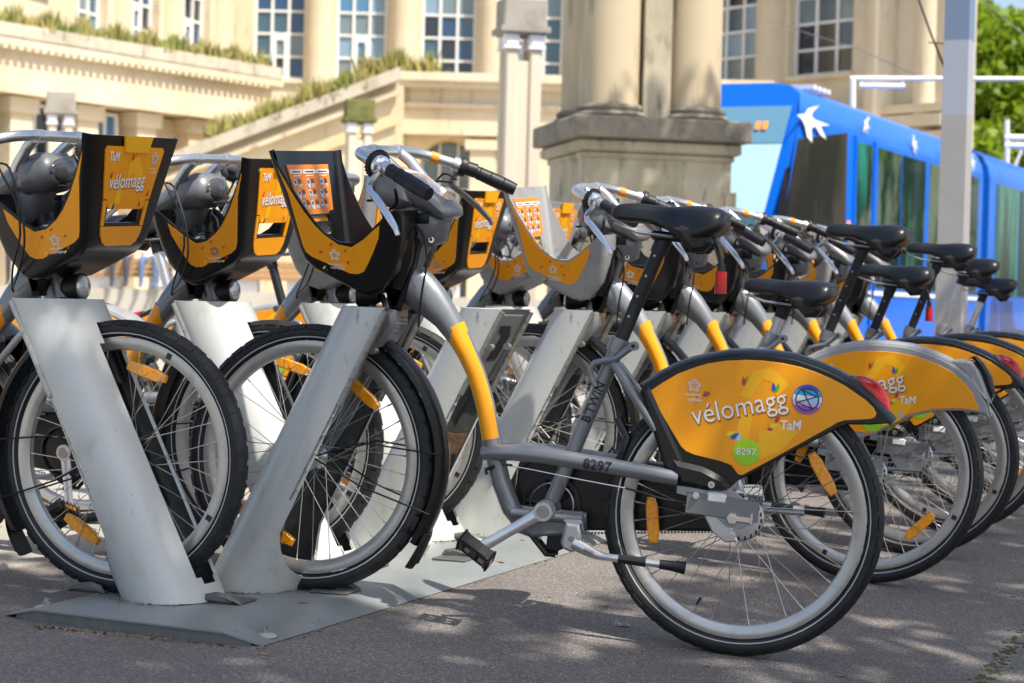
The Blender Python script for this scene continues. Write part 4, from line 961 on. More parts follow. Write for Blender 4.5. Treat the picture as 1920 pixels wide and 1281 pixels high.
def leafmat(name, c1, c2, tr):
    m = mat(name, c1, .6, noise=[(1.3, c2, .42, .65, O1)]); t = m.node_tree; b = t.nodes['Principled BSDF']; o = t.nodes['Material Output']
    x = t.nodes.new('ShaderNodeBsdfTranslucent'); x.inputs[0].default_value = (*tr, 1); mx = t.nodes.new('ShaderNodeMixShader'); mx.inputs[0].default_value = .45
    t.links.new(b.outputs[0], mx.inputs[1]); t.links.new(x.outputs[0], mx.inputs[2]); t.links.new(mx.outputs[0], o.inputs[0]); return m
M['leaf'] = leafmat('tree_leaf', (.16, .26, .012), (.25, .33, .02), (.32, .45, .02))
M['leaf2'] = leafmat('plane_leaf', (.06, .11, .015), (.08, .13, .02), (.10, .17, .02))
M['bark'] = mat('bark', (.13, .10, .075), .9, noise=[(4, (.20, .17, .12), .5, .7, O1)])
M['skin'] = mat('skin', (.52, .30, .21), .6); M['cloth_o'] = mat('orange_cloth', (.65, .16, .04), .8); M['cloth_w'] = mat('pale_cloth', (.62, .60, .56), .8); M['cloth_d'] = mat('dark_cloth', (.05, .055, .07), .8); M['cloth_b'] = mat('blue_cloth', (.10, .16, .28), .8); M['hair'] = mat('dark_hair', (.03, .022, .016), .7)

class Seg:                                   # a vertical wall line; local x along it, y towards the viewer, z up
    def __init__(s, u0, d0, u1, d1):
        a = at(u0, 500, d0); b = at(u1, 500, d1); a.z = b.z = 0
        s.o = a; s.d = (b-a).normalized(); s.L = (b-a).length; s.n = Vector((s.d.y, -s.d.x, 0))
        s.X = Matrix(((s.d.x, -s.n.x, 0, a.x), (s.d.y, -s.n.y, 0, a.y), (0, 0, 1, 0), (0, 0, 0, 1)))   # local +y is away from the viewer
    def sz(s, u, v, off=0):                  # photo pixel on the wall plane -> (x, z)
        r = at(u, v, 1)-CAMP; k = ((s.o-s.n*off)-CAMP).dot(s.n)/r.dot(s.n); p = CAMP+r*k
        return (p-s.o).dot(s.d), p.z
def window(parent, x0, x1, z0, z1, cols, rows, seed, arch=False, door=False):
    r = random.Random(seed); f = MB(); wd = x1-x0; fr = .07
    f.box(((x0+x1)/2, .30, z0+fr/2), (wd, .10, fr)); f.box(((x0+x1)/2, .30, z1-fr/2), (wd, .10, fr))
    for i in range(cols+1):
        x = x0+fr/2+(wd-fr)*i/cols; f.box((x, .302, (z0+z1)/2), (fr*(1.2 if 0 < i < cols else 1.5), .09, z1-z0-2*fr))
    for j in range(1, rows):
        z = z0+(z1-z0)*j/rows
        for i in range(cols): f.box((x0+fr/2+(wd-fr)*(i+.5)/cols, .304, z), ((wd-fr)/cols-fr*1.2, .08, fr))
    if door:
        xc = (x0+x1)/2; w_ = (wd-fr)/cols
        f.box((xc-w_*.36, .29, z0+.75), (w_*.26, .07, 1.36)); f.box((xc+w_*.36, .29, z0+.75), (w_*.26, .07, 1.36)); f.box((xc, .29, z0+1.30), (w_*.46, .07, .22))
    if arch:
        pts = [(x0-.1, z1+.05), (x0-.1, z1-wd*.55)]+[(x0+wd/2-wd/2*cos(pi*k/14), z1-wd*.5+wd*.5*sin(pi*k/14)) for k in range(15)]+[(x1+.1, z1-wd*.55), (x1+.1, z1+.05)]
        f.prism(pts, .05, .35, m=1)
    w_ = link('window', f.mesh('window', ['winframe', 'stone']), parent, Matrix.Identity(4))
    for j in range(rows):
        tone = r.random()
        for i in range(cols):
            xa = x0+fr/2+(wd-fr)*i/cols; xb = xa+(wd-fr)/cols; za = z0+(z1-z0)*j/rows; zb = za+(z1-z0)/rows
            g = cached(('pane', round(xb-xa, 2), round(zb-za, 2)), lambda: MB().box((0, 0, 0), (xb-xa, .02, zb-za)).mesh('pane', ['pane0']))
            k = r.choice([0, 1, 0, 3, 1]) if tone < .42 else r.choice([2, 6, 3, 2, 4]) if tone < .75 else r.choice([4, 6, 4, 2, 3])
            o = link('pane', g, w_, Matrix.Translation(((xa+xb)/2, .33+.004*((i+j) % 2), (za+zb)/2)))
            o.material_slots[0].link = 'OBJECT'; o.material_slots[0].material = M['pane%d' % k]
    return w_
def facade(label, seg, wins, zb, zt, hw, colr, extra=()):
    t = thing('stone_facade', label, 'building', seg.X); I = Matrix.Identity(4)
    xs = sorted(wins); b = MB(); edges = [-1]
    for (x, wd, z0, z1, c, r, arch, door) in xs: edges += [x-wd/2, x+wd/2]
    edges.append(seg.L+.15)
    for i in range(0, len(edges), 2): b.box(((edges[i]+edges[i+1])/2, .45, (zb+zt)/2), (edges[i+1]-edges[i], .9, zt-zb))
    for (x, wd, z0, z1, c, r, arch, door) in xs:
        if z0 > zb+.1: b.box((x, .45, (zb+z0)/2), (wd, .9, z0-zb))
        b.box((x, .45, (z1+zt)/2), (wd, .9, zt-z1)); b.box((x, -.02, z0-.08), (wd+.1, .2, .12))
    b.box((seg.L/2, -.12, zt+.25), (seg.L+.5, 1.2, .5)); b.box((seg.L/2, .5, zt+.9), (seg.L+.4, .6, .8))
    link('wall', b.mesh('wall', ['stone']), t, I)
    for k, (x, wd, z0, z1, c, r, arch, door) in enumerate(xs): window(t, x-wd/2, x+wd/2, z0, z1, c, r, k*7+int(x*10), arch, door)
    for x, r_ in extra:
        k = MB(); k.lathe([(r_, zb), (r_*.93, zt-.3)], 20); k.box((0, 0, zb+.2), (r_*2.3, r_*2.3, .4)); k.box((0, 0, zt-.15), (r_*2.3, r_*2.3, .3))
        link('half_column', k.mesh('half_column', ['stone']), t, Matrix.Translation((x, .02, 0)))
    return t
zr = lambda n: 7.29+.69*n
# centre
S = Seg(425, 60, 1300, 60); sx = lambda u: S.sz(u, 100)[0]
wn = [(sx(523), 1.60, zr(0), zr(8), 3, 8, False, True), (sx(676), 1.55, zr(0), zr(8), 3, 8, False, True), (sx(840), 1.66, zr(0), zr(8), 3, 8, False, False), (sx(1003), 1.7, zr(0), zr(8), 3, 8, False, False), (sx(1164), 1.6, zr(0), zr(8), 3, 8, False, False)]
facade('cream stone facade with tall gridded windows between half columns, centre of the crescent', S, wn, 5.2, 13.2, 0, 0, [(sx(u), .46) for u in (598, 757, 922, 1084, 1245)])
# left wing
S = Seg(-90, 46, 424, 59.8); sx = lambda u: S.sz(u, 60)[0]
wn = [(sx(62), sx(86)-sx(38), 8.2, zr(3)-.2, 1, 1, True, False), (sx(172), sx(202)-sx(143), zr(0), zr(3)+.15, 3, 3, True, False), (sx(271), sx(299)-sx(243), zr(0), zr(8), 3, 8, False, True), (sx(368), sx(394)-sx(342), zr(0), zr(8), 3, 8, False, True)]
facade('wing of the cream crescent with narrow windows above the long terrace', S, wn, 5.2, 13.2, 0, 0, [(sx(318), .4), (sx(412), .4), (sx(225), .35)])
# right wing
S = Seg(1300, 57, 1768, 50.4); sx = lambda u: S.sz(u, 80)[0]
wn = [(sx(1366), sx(1416)-sx(1316), zr(0)-.2, zr(7), 3, 7, False, False), (sx(1538), sx(1598)-sx(1478), zr(0)-.2, zr(7), 3, 7, False, False)]
facade('wing of the cream crescent rising behind the blue tram roof', S, wn, 0, 12.4, 0, 0, [(sx(1447), .44), (sx(1655), .50), (sx(1738), .35)])
cb = MB(); 
for z, h, p in ((5.95, .22, .22), (5.62, .30, .40), (5.25, .16, .30)): cb.box((S.L/2, -p/2, z), (S.L+.4, p+.3, h))
t_ = thing('stone_cornice', 'stepped stone cornice seen just over the tram roof', 'cornice', S.X, None, cb.mesh('stone_cornice', ['stone']))

# ---------------------------------------------------------------- front terrace with arches, stair ramp, left terrace
def arch_wall(seg, x0, x1, z1, arches, depth, label):
    t = thing('terrace_wall', label, 'wall', seg.X); I = Matrix.Identity(4)
    pts = [(x0, 0), (x0, z1), (x1, z1), (x1, 0)]
    for xc, hw, zs in sorted(arches, reverse=True):
        pts += [(xc+hw, 0), (xc+hw, zs)]+[(xc+hw*cos(pi*k/14), zs+hw*sin(pi*k/14)) for k in range(1, 14)]+[(xc-hw, zs), (xc-hw, 0)]
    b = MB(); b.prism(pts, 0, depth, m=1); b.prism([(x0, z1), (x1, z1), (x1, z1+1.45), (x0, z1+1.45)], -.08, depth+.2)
    for z, h, p in ((z1+.06, .12, .22), (z1+.72, .10, .16), (z1+1.22, .16, .30), (z1+1.40, .20, .45)): b.box(((x0+x1)/2, -p/2-.05, z), (x1-x0+p, p, h))
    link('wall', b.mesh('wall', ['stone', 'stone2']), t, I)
    for xc, hw, zs in arches:
        f = MB(); f.box((xc, depth-.05, zs-.5), (hw*2, .05, .1))
        for k in (-1, -.35, .35, 1): f.box((xc+hw*.94*k, depth-.06, (zs+hw)/2), (.07, .08, zs+hw))
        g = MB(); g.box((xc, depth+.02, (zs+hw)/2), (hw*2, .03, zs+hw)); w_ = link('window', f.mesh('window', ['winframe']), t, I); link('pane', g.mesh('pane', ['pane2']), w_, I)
    return t
S = Seg(742, 48.6, 1420, 48.6); sx = lambda u: S.sz(u, 300)[0]
tw = arch_wall(S, -.02, S.L, 4.75, [(sx(840), .70, 3.95), (sx(1090), .70, 3.95), (sx(1240), .70, 3.95)], .8, 'stone terrace wall with arched openings below the centre windows')
for u in (905, 1010, 1160):
    k = MB(); k.box((0, 0, 2.2), (.62, .3, 4.4)); k.box((0, -.03, 4.52), (.86, .4, .24)); k.box((0, -.02, .2), (.75, .4, .4)); link('pilaster', k.mesh('pilaster', ['stone']), tw, Matrix.Translation((sx(u), -.15, 0)))
S2 = Seg(330, 46.5, 742, 46.5); zz = lambda u, v: S2.sz(u, v)
ST = thing('stair_ramp', 'sloping stone stair parapet rising to the terrace, dry grass along it', 'stairs', S2.X)
p0, p1 = zz(372, 280), zz(742, 141)
sl_ = (p1[1]-p0[1])/(p1[0]-p0[0]); pr = lambda x: p0[1]+sl_*(x-p0[0])
b = MB(); b.prism([(-1, 0), (-1, pr(-1)), (p1[0], pr(p1[0])), (p1[0], 0)], .25, 1.2); link('wall', b.mesh('wall', ['stone']), ST, Matrix.Identity(4))
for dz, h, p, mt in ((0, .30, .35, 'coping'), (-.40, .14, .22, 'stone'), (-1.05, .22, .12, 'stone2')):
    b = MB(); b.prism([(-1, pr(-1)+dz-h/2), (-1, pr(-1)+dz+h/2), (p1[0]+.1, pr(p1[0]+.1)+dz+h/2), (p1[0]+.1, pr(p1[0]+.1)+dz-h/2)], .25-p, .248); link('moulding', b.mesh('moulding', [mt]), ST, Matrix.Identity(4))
for k in range(22):                                   # steps seen end on behind the parapet
    x = -1+(p1[0]+1)*k/22; b = MB(); b.box((x+.18, 2.2, pr(x)/2), (.40, 2.0, pr(x)+.0)); link('step', b.mesh('step', ['stone']), ST, Matrix.Identity(4))
S3 = Seg(-70, 41.8, 502, 49.7); sx = lambda u: S3.sz(u, 150)[0]
LT = thing('terrace', 'long stone terrace with dentilled cornice, square pilasters and grass on top', 'terrace', S3.X); I = Matrix.Identity(4)
b = MB(); b.box((S3.L/2-2, .9, 5.55), (S3.L+4, 1.8, .80)); b.box((S3.L/2-2, 1.0, 6.06), (S3.L+4.4, 2.4, .20)); b.box((S3.L/2-2, .85, 5.05), (S3.L+4.1, 1.9, .20)); link('entablature', b.mesh('entablature', ['stone']), LT, I)
b = MB(); b.box((S3.L/2-2, .05, 6.26), (S3.L+4.3, .5, .34)); link('coping', b.mesh('coping', ['coping']), LT, I)
b = MB()
for k in range(int((S3.L+4)/.22)): b.box((-4+.22*k, -.20, 5.91), (.13, .06, .07))
link('dentils', b.mesh('dentils', ['stone']), LT, I, kind='stuff')
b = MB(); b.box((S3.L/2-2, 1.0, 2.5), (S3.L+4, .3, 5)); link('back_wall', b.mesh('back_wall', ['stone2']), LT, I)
for u in (-40, 57, 182, 292, 388, 470):
    k = MB(); k.box((0, 0, 2.3), (.62, .6, 4.6)); k.box((0, 0, 4.75), (.84, .8, .34)); k.box((0, 0, .2), (.8, .8, .4)); link('pilaster', k.mesh('pilaster', ['stone']), LT, Matrix.Translation((sx(u), .55, 0)))
for u, wd in ((10, 1.0), (120, 1.4), (226, 1.2)): window(LT, sx(u)-wd/2, sx(u)+wd/2, .4, 4.86, 3, 2, int(u), False, False).matrix_local = Matrix.Translation((0, .42, 0))
b = MB(); b.box((sx(345), .8, 2.45), (1.9, .25, 4.9)); b.box((sx(440), .8, 2.45), (2.0, .25, 4.9)); link('infill_wall', b.mesh('infill_wall', ['stone']), LT, I)
def tufts(label_name, pts, h, n, spread, seed):
    r = np.random.default_rng(seed); V = []; F = []
    for i in range(n):
        k = r.integers(len(pts)-1); t = r.random(); p = pts[k].lerp(pts[k+1], t)+Vector((r.normal(0, spread), r.normal(0, spread), 0))
        hh = h*(.35+.75*r.random())*(.6+.5*sin(3.1*p.x+1.7*p.y)**2); a = r.random()*pi; w_ = .02+.02*r.random(); lx, ly = r.normal(0, .16*h), r.normal(0, .16*h)
        dx, dy = cos(a)*w_, sin(a)*w_; o = len(V)
        V += [(p.x-dx, p.y-dy, p.z), (p.x+dx, p.y+dy, p.z), (p.x+lx*.4+dx*.7, p.y+ly*.4+dy*.7, p.z+hh*.6), (p.x+lx, p.y+ly, p.z+hh)]; F += [(o, o+1, o+2), (o, o+2, o+3)]
    me = bpy.data.meshes.new(label_name); me.from_pydata(V, [], F); me.materials.append(M['grassm']); return link(label_name, me, None, None, kind='stuff')
Lt = lambda S_, x, y, z: S_.X@Vector((x, y, z))
tufts('terrace_grass', [Lt(S3, -2, .25, 6.42), Lt(S3, S3.L-.4, .25, 6.42)], .50, 3000, .2, 1)
tufts('stair_grass', [Lt(S2, 1.0, .5, pr(1.0)+.1), Lt(S2, p1[0]*.62, .5, pr(p1[0]*.62)+.1), Lt(S2, p1[0]*.86, .5, pr(p1[0]*.86)+.1)], .5, 2200, .26, 2)
tufts('ledge_grass', [Lt(S, -.9, .35, 6.25), Lt(S, .75, .35, 6.25)], .62, 900, .14, 3)
# ---------------------------------------------------------------- lamp columns
def lamp_column(label, u, d, mossy):
    t = thing('lamp_column', label, 'lamp column', Matrix.Translation(at(u, 560, d).xy.to_3d())@Matrix.Rotation(rad(12), 4, 'Z'), 'stone lamp columns on the square'); I = Matrix.Identity(4)
    b = MB(); b.box((0, 0, 1.85), (.37, .37, 3.7))
    for a in (-1, 1):
        for c in (-1, 1): b.box((a*.15, c*.15, 1.95), (.15, .15, 3.9), bev=.02)
    b.box((0, 0, .2), (.62, .62, .4)); link('shaft', b.mesh('shaft', ['pillar_stone']), t, I)
    k = MB(); k.prism([(-.25, 4.02), (.25, 4.02), (.31, 4.09), (.27, 4.13), (.27, 4.46), (-.27, 4.46), (-.27, 4.13), (-.31, 4.09)], -.27, .27, bev=.02); k.box((0, 0, 4.08), (.62, .62, .07))
    link('cap', k.mesh('cap', ['moss' if mossy else 'cap_stone']), t, I)
    for a in (-1, 1):
        for c in (-1, 1):
            l = MB(); l.box((a*.155, c*.155, 3.955), (.19, .19, .17), bev=.03); l.box((a*.155, c*.155, 3.86), (.21, .21, .035)); link('lamp_box', l.mesh('lamp_box', ['lampw']), t, I)
lamp_column('tall stone lamp column with a grey cap beside the monument', 964, 24.5, False)
lamp_column('moss-capped stone lamp column in front of the stair ramp', 665, 37.5, True)
lamp_column('small stone lamp column in front of the long terrace', 107, 37.5, False)
# ---------------------------------------------------------------- monument
def monument():
    d = 18.2; c = at(1199, 400, d).xy.to_3d()+Vector((.02, .75, .05)); A = rad(12.5)
    t = thing('monument_pedestal', 'big weathered stone pedestal carrying clustered columns in front of the tram nose', 'monument', Matrix.Translation(c)@Matrix.Rotation(A, 4, 'Z')); I = Matrix.Identity(4)
    b = MB(); hw = .70
    b.box((0, 0, .9), (hw*2, hw*2, 1.8)); b.box((0, 0, .12), (hw*2+.2, hw*2+.2, .24)); link('plinth', b.mesh('plinth', ['grey_stone']), t, I)
    for x in (-hw, hw):
        p = MB(); p.box((x*1.0, -hw, .96), (.10, .06, 1.6)); link('corner_strip', p.mesh('corner_strip', ['grey_stone']), t, I)
    p = MB(); p.box((0, 0, 2.155), (1.56, 1.56, .11), bev=.02); p.box((0, 0, 2.07), (1.46, 1.46, .07), bev=.02); p.box((0, 0, 1.92), (hw*2+.004, hw*2+.004, .26)); link('moulding', p.mesh('moulding', ['grey_stone']), t, I)
    p = MB(); p.box((0, 0, 2.315), (1.70, 1.70, .20), bev=.015); link('ledge', p.mesh('ledge', ['ledge_stone']), t, I)
    k = MB(); k.box((0, 0, 4.4), (.62, .62, 3.97)); k.box((0, 0, 4.4), (.26, 1.16, 3.97)); k.box((0, 0, 4.4), (1.16, .24, 3.97)); link('core_pier', k.mesh('core_pier', ['grey_stone']), t, I)
    for x, y in ((.40, -.40), (-.40, -.40), (.40, .40), (-.40, .40)):
        k = MB(); k.lathe([(.27, 2.53), (.268, 3.5), (.25, 6.4)], 28); cm = link('column', k.mesh('column', ['col_stone']), t, Matrix.Translation((x, y, 0)))
        q = MB(); q.lathe([(.27, 2.416), (.325, 2.42), (.345, 2.45), (.325, 2.478), (.30, 2.485), (.30, 2.492), (.315, 2.50), (.32, 2.52), (.30, 2.545), (.275, 2.55), (.26, 2.555)], 28); link('column_base', q.mesh('column_base', ['ledge_stone']), cm, I)
monument()
# ---------------------------------------------------------------- tram
def tram():
    X = Matrix(((.4331, -.9013, 0, 2.85), (.9013, .4331, 0, 20.95), (0, 0, 1, 0), (0, 0, 0, 1)))
    I = Matrix.Identity(4); t = thing('tram', 'bright blue tram with white swallow decals standing behind the pole', 'tram', X)
    W = 2.4
    def ns(z): return -.28 if z < 1.72 else (-.28+(z-1.72)/1.28*.9 if z < 3.0 else .62+(z-3.0)/.27*.5)
    def body(s0, s1, nose):
        b = MB(); prof = [(0, .35), (0, .9), (0, 2.78), (.03, 2.95), (.12, 3.12), (.30, 3.23), (.55, 3.27), (W-.55, 3.27), (W-.30, 3.23), (W-.12, 3.12), (W-.03, 2.95), (W, 2.78), (W, .9), (W, .35)]
        if not nose: b.grid([[(s, y, z) for y, z in prof] for s in (s0, s1)], 0, True, True, True); return b
        rows = [[(ns(z)-.05*0, W/2+(y-W/2)*.985, z) for y, z in prof], [(1.6, y, z) for y, z in prof], [(s1, y, z) for y, z in prof]]
        b.grid(rows, 0, True, True, True); return b
    link('front_car_body', body(0, 9.52, True).mesh('front_car_body', ['tram'], 50), t, I)
    link('rear_car_body', body(9.98, 24, False).mesh('rear_car_body', ['tram'], 50), t, I)
    g = MB(); g.box((9.75, W/2, 1.75), (.5, W-.25, 2.75)); link('gangway_bellows', g.mesh('gangway_bellows', ['blackm']), t, I)
    def side(nm, pts, mt, y=-.012, th=.03):
        p = MB(); p.prism(pts, y, y+th, bev=.004); return link(nm, p.mesh(nm, [mt]), t, I)
    side('cab_window', [(.46, 2.58), (2.22, 2.80), (2.26, 1.55), (-.05, 1.55)], 'tdark', y=-.02, th=.12)
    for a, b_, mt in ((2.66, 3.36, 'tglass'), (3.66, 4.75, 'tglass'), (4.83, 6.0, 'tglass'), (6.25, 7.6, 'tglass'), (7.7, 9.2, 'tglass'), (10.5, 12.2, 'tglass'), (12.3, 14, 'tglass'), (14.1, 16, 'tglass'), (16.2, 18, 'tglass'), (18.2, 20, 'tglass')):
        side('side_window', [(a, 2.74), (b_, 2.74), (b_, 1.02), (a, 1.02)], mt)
    for a in (2.58, 3.42): side('door_edge', [(a, 2.80), (a+.05, 2.80), (a+.05, .4), (a, .4)], 'tram', y=-.03)
    side('skirt_strip', [(2.6, .98), (9.4, .98), (9.4, .93), (2.6, .93)], 'winframe', y=-.016)
    # windscreen on the sloping nose
    def nose(y, z): return ns(z)
    def scr(nm, z0, z1, y0, y1, mt, lift):
        p = MB(); p.grid([[(nose(0, z0+(z1-z0)*i/6)-lift, y0+(y1-y0)*j/6, z0+(z1-z0)*i/6) for j in range(7)] for i in range(7)], 0, False); return link(nm, p.mesh(nm, [mt]), t, I)
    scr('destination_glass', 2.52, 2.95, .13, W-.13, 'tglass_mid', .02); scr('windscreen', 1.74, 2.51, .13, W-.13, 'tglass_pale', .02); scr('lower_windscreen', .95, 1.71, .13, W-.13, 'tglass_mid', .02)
    Pn = Print(lambda x, y, l: (nose(0, y)-.05, x, y))
    for y0 in (.34, .42, .86, .95, 1.04): Pn.poly([(y0, 2.68), (y0+.055, 2.68), (y0+.055, 2.77), (y0, 2.77)], 'led', 0)     # too blurred to read: lit blocks only
    link('destination_text', Pn.mesh('destination_text'), t, I)
    # swallows
    def swallow(s, z, k, fl=1, rot=0, st=1):
        pts = [(0, .02), (.10, .12), (.16, .30), (.30, .36), (.24, .24), (.22, .10), (.34, .04), (.50, .03), (.38, -.02), (.30, -.05), (.36, -.16), (.44, -.30), (.32, -.20), (.24, -.10), (.20, -.20), (.16, -.42), (.10, -.24), (.10, -.06)]
        c, q = cos(rot), sin(rot); P = Print(lambda x, y, l: (s+k*st*(x*c-y*q)*fl, -.022, z+k*(x*q+y*c)))
        # small tail streamers and wings as one decal
        P.poly(pts, 'white', 0); link('swallow_decal', P.mesh('swallow_decal'), t, I)
    Pb = Print(lambda x, y, l: (x, -.022, y)); Pb.poly([(.27, 2.82), (.56, 2.86), (.67, 2.93), (1.08, 3.0), (.86, 2.92), (.79, 2.86), (.91, 2.83), (1.5, 2.82), (1.14, 2.78), (1.38, 2.65), (1.15, 2.68), (.95, 2.76), (.8, 2.72), (.85, 2.57), (.66, 2.62), (.57, 2.73), (.45, 2.79)], 'white', 0); link('swallow_decal', Pb.mesh('swallow_decal'), t, I)
    swallow(5.2, 2.90, .36, 1, .4, 1.7); swallow(7.1, 2.90, .36, -1, .8, 1.7); swallow(2.9, 3.0, .34, 1, -.5, 1.7); swallow(8.6, 2.92, .36, 1, .2, 1.7)
    lg = MB(); lg.ball((2.36, -.02, 1.72), (.07, .03, .07), 10); link('side_lamp', lg.mesh('side_lamp', ['reflorange']), t, I)
    for k in range(4): 
        v = MB(); v.box((1.55+.18*k, .35, 3.26), (.10, .35, .05)); link('roof_vent', v.mesh('roof_vent', ['winframe']), t, I)
    un = MB(); un.box((4.5, W/2, .25), (9, W-.3, .3)); un.box((16.5, W/2, .25), (13, W-.3, .3)); link('underframe', un.mesh('underframe', ['blackm']), t, I)
M['reflorange'] = mat('orange_marker', (.75, .22, .06), .4)
tram()
# ---------------------------------------------------------------- pole, shelter bar, wires
def pole():
    d = 14.; c = at(1784, 560, d).xy.to_3d(); t = thing('tram_pole', 'square tapering grey steel pole with a blue-grey upper band, in front of the tram', 'pole', Matrix.Translation(c)@Matrix.Rotation(rad(-25), 4, 'Z')); I = Matrix.Identity(4)
    zt = [0, 2.145, 2.67, 5.5]; hw = lambda z: .098-.003*z
    for i, mt in enumerate(('pole_low', 'pole_mid', 'pole_top')):
        b = MB(); rows = []
        for z in (zt[i], zt[i+1]):
            h = hw(z); e = .003; rows.append([(x, y, z) for x, y in ((h-e, h), (h, h-e), (h, -h+e), (h-e, -h), (-h+e, -h), (-h, -h+e), (-h, h-e), (-h+e, h))])
        b.grid(rows, 0, True, True, True); link(['lower_shaft', 'middle_shaft', 'upper_shaft'][i], b.mesh('shaft', [mt], 20), t, I)
    b = MB(); b.box((0, 0, .02), (.4, .4, .04)); link('foot_plate', b.mesh('foot_plate', ['pole_low']), t, I)
pole()
b = MB(); dd = 30.
q = lambda u, v: at(u, v, dd)
b.tube([q(1594, 147), q(2050, 149)], .036, 8); b.tube([q(1599, 147), q(1599, 640)], .045, 8); b.tube([q(2040, 149), q(2040, 640)], .045, 8); 
S_ = thing('shelter_frame', 'thin white steel frame of a tram shelter passing behind the pole', 'shelter', None, None, b.mesh('shelter_frame', ['winframe']))
k = MB(); k.tube([q(1612, 161), q(1696, 162)], .042, 8); k.tube([q(1615, 161), q(1615, 148)], .015, 6); k.tube([q(1692, 161), q(1692, 148)], .015, 6); link('lamp_tube', k.mesh('lamp_tube', ['lampw']), S_, Matrix.Identity(4))
b = MB(); q = lambda u, v: at(u, v, 38.)
for v in (258, 273): b.tube([q(1884, v), q(2040, v+2)], .06, 8)
for u in (1888, 2030): b.tube([q(u, 225), q(u+2, 640)], .05, 8)
b.tube([q(1918, 275), q(1900, 320)], .03, 6); thing('stop_frame', 'small white twin-bar frame in front of the bright tree', 'shelter', None, None, b.mesh('stop_frame', ['winframe']))
q = lambda u, v, d: at(u, v, d)
b = MB(); b.tube([q(1690, -90, 14.5), q(1722, -2, 14.4), q(1745, 62, 14.3), q(1771, 128, 14.1)], .0085, 6); b.tube([q(1742, 80, 14.3), q(1770, 82, 14.1)], .005, 6); thing('stay_cable', 'dark stay cable running diagonally down to the grey pole', 'cable', None, None, b.mesh('stay_cable', ['blackm']))
b = MB(); b.tube([q(1440, 40, 27), q(1600, 88, 25), q(1720, 142, 23)], .006, 5); b.tube([q(1815, -20, 20), q(1920, 65, 20), q(1990, 120, 20)], .006, 5); thing('overhead_wire', 'thin tram overhead wires crossing in front of the cream facade', 'cable', None, None, b.mesh('overhead_wire', ['steel']))
# ---------------------------------------------------------------- raised plaza, bench and people
b = MB(); b.box((-6, 52, .33), (40, 30, .9)); structure('plaza', b.mesh('plaza', [mat('pale_plaza_stone', (.50, .46, .39), .85, noise=[(1.5, (.44, .40, .33), .45, .7, O1)])], smooth=False))
PZ = .78
def bench():
    t = thing('wooden_bench', 'long low wooden bench on pale blocks at the edge of the square', 'bench', Matrix.Translation((-4.6, 37.3, PZ))); I = Matrix.Identity(4)
    for k in range(3): 
        s = MB(); s.box((0, -.2, .27+.105*k), (7.2, .06, .095), bev=.01); link('slat', s.mesh('slat', ['wood']), t, I)
    s = MB(); s.box((0, .05, .55), (7.2, .5, .04)); link('seat', s.mesh('seat', ['wood']), t, I)
    for x in (-3.2, -1.9, -.6, .7, 2.0, 3.2): 
        s = MB(); s.box((x, .08, .11), (.75, .4, .22)); link('block', s.mesh('block', ['winframe']), t, I)
bench()
def person(label, X, top, legs, sit=True, flip=1):
    me = bpy.data.meshes.new('person'); hz = .56 if sit else .92
    V = [(0, 0, hz), (0, .02, hz+.22), (0, .03, hz+.46), (0, .01, hz+.56), (0, -.01, hz+.66), (0, -.02, hz+.74)]
    R = [.15, .14, .15, .055, .085, .09]; E_ = [(0, 1), (1, 2), (2, 3), (3, 4), (4, 5)]
    def chain(root, pts):
        p = root
        for v, r in pts: V.append(v); R.append(r); E_.append((p, len(V)-1)); p = len(V)-1
    for s in (-1, 1):
        chain(2, [((s*.19, .02, hz+.43), .06), ((s*.24, -.02, hz+.2), .048), ((s*.16, -.2, hz+.08), .035), ((s*.14, -.26, hz+.07), .038)])
        if sit: chain(0, [((s*.10, -.1, hz+.0), .09), ((s*.13, -.42, hz), .075), ((s*.13, -.44, hz-.25), .055), ((s*.13, -.46, hz-.48), .045), ((s*.13, -.58, hz-.5), .04)])
        else: chain(0, [((s*.10, 0, hz-.1), .09), ((s*.11, -.02, hz-.45), .065), ((s*.12, .02, hz-.84), .045), ((s*.12, -.1, hz-.88), .04)])
    me.from_pydata(V, E_, []); o = bpy.data.objects.new('tmp', me); COL.objects.link(o)
    md = o.modifiers.new('s', 'SKIN'); 
    for i, r in enumerate(R): me.skin_vertices[0].data[i].radius = (r, r*(.75 if i < 3 else 1))
    me.skin_vertices[0].data[0].use_root = True
    o.modifiers.new('b', 'SUBSURF').levels = 1
    dg = bpy.context.evaluated_depsgraph_get(); m2 = bpy.data.meshes.new_from_object(o.evaluated_get(dg)); bpy.data.objects.remove(o)
    for m_ in (top, legs, 'skin', 'hair'): m2.materials.append(M[m_])
    for p in m2.polygons:
        c = p.center; p.material_index = 2 if (c.z > hz+.54 or (c.y < -.12 and c.z > hz+.03 and c.z < hz+.15 and abs(c.x) > .09 and not (sit and c.z < hz+.05))) else (0 if c.z > hz+.06 else 1)
    m2.shade_smooth(); t = thing('person', label, 'person', X, None, m2)
    h = MB(); h.ball((0, .005, hz+.75), (.10, .115, .10), 12); h.ball((0, .05, hz+.68), (.09, .08, .10), 10); link('hair', h.mesh('hair', ['hair']), t, Matrix.Identity(4))
    f = MB(); f.ball((0, -.115, hz+.69), (.018, .025, .03), 8)
    for s in (-1, 1): f.ball((s*.035, -.095, hz+.725), (.014, .012, .010), 6, m=1); f.ball((s*.1, -.01, hz+.70), (.015, .03, .035), 6)
    f.box((0, -.10, hz+.645), (.05, .012, .012), m=2); link('face', f.mesh('face', ['skin', 'hair', 'cloth_o']), t, Matrix.Identity(4))
bx = lambda u: at(u, 500, 37.3).x
person('person in a pale top sitting on the wooden bench', Matrix.Translation((bx(286), 37.35, PZ)), 'cloth_w', 'cloth_b')
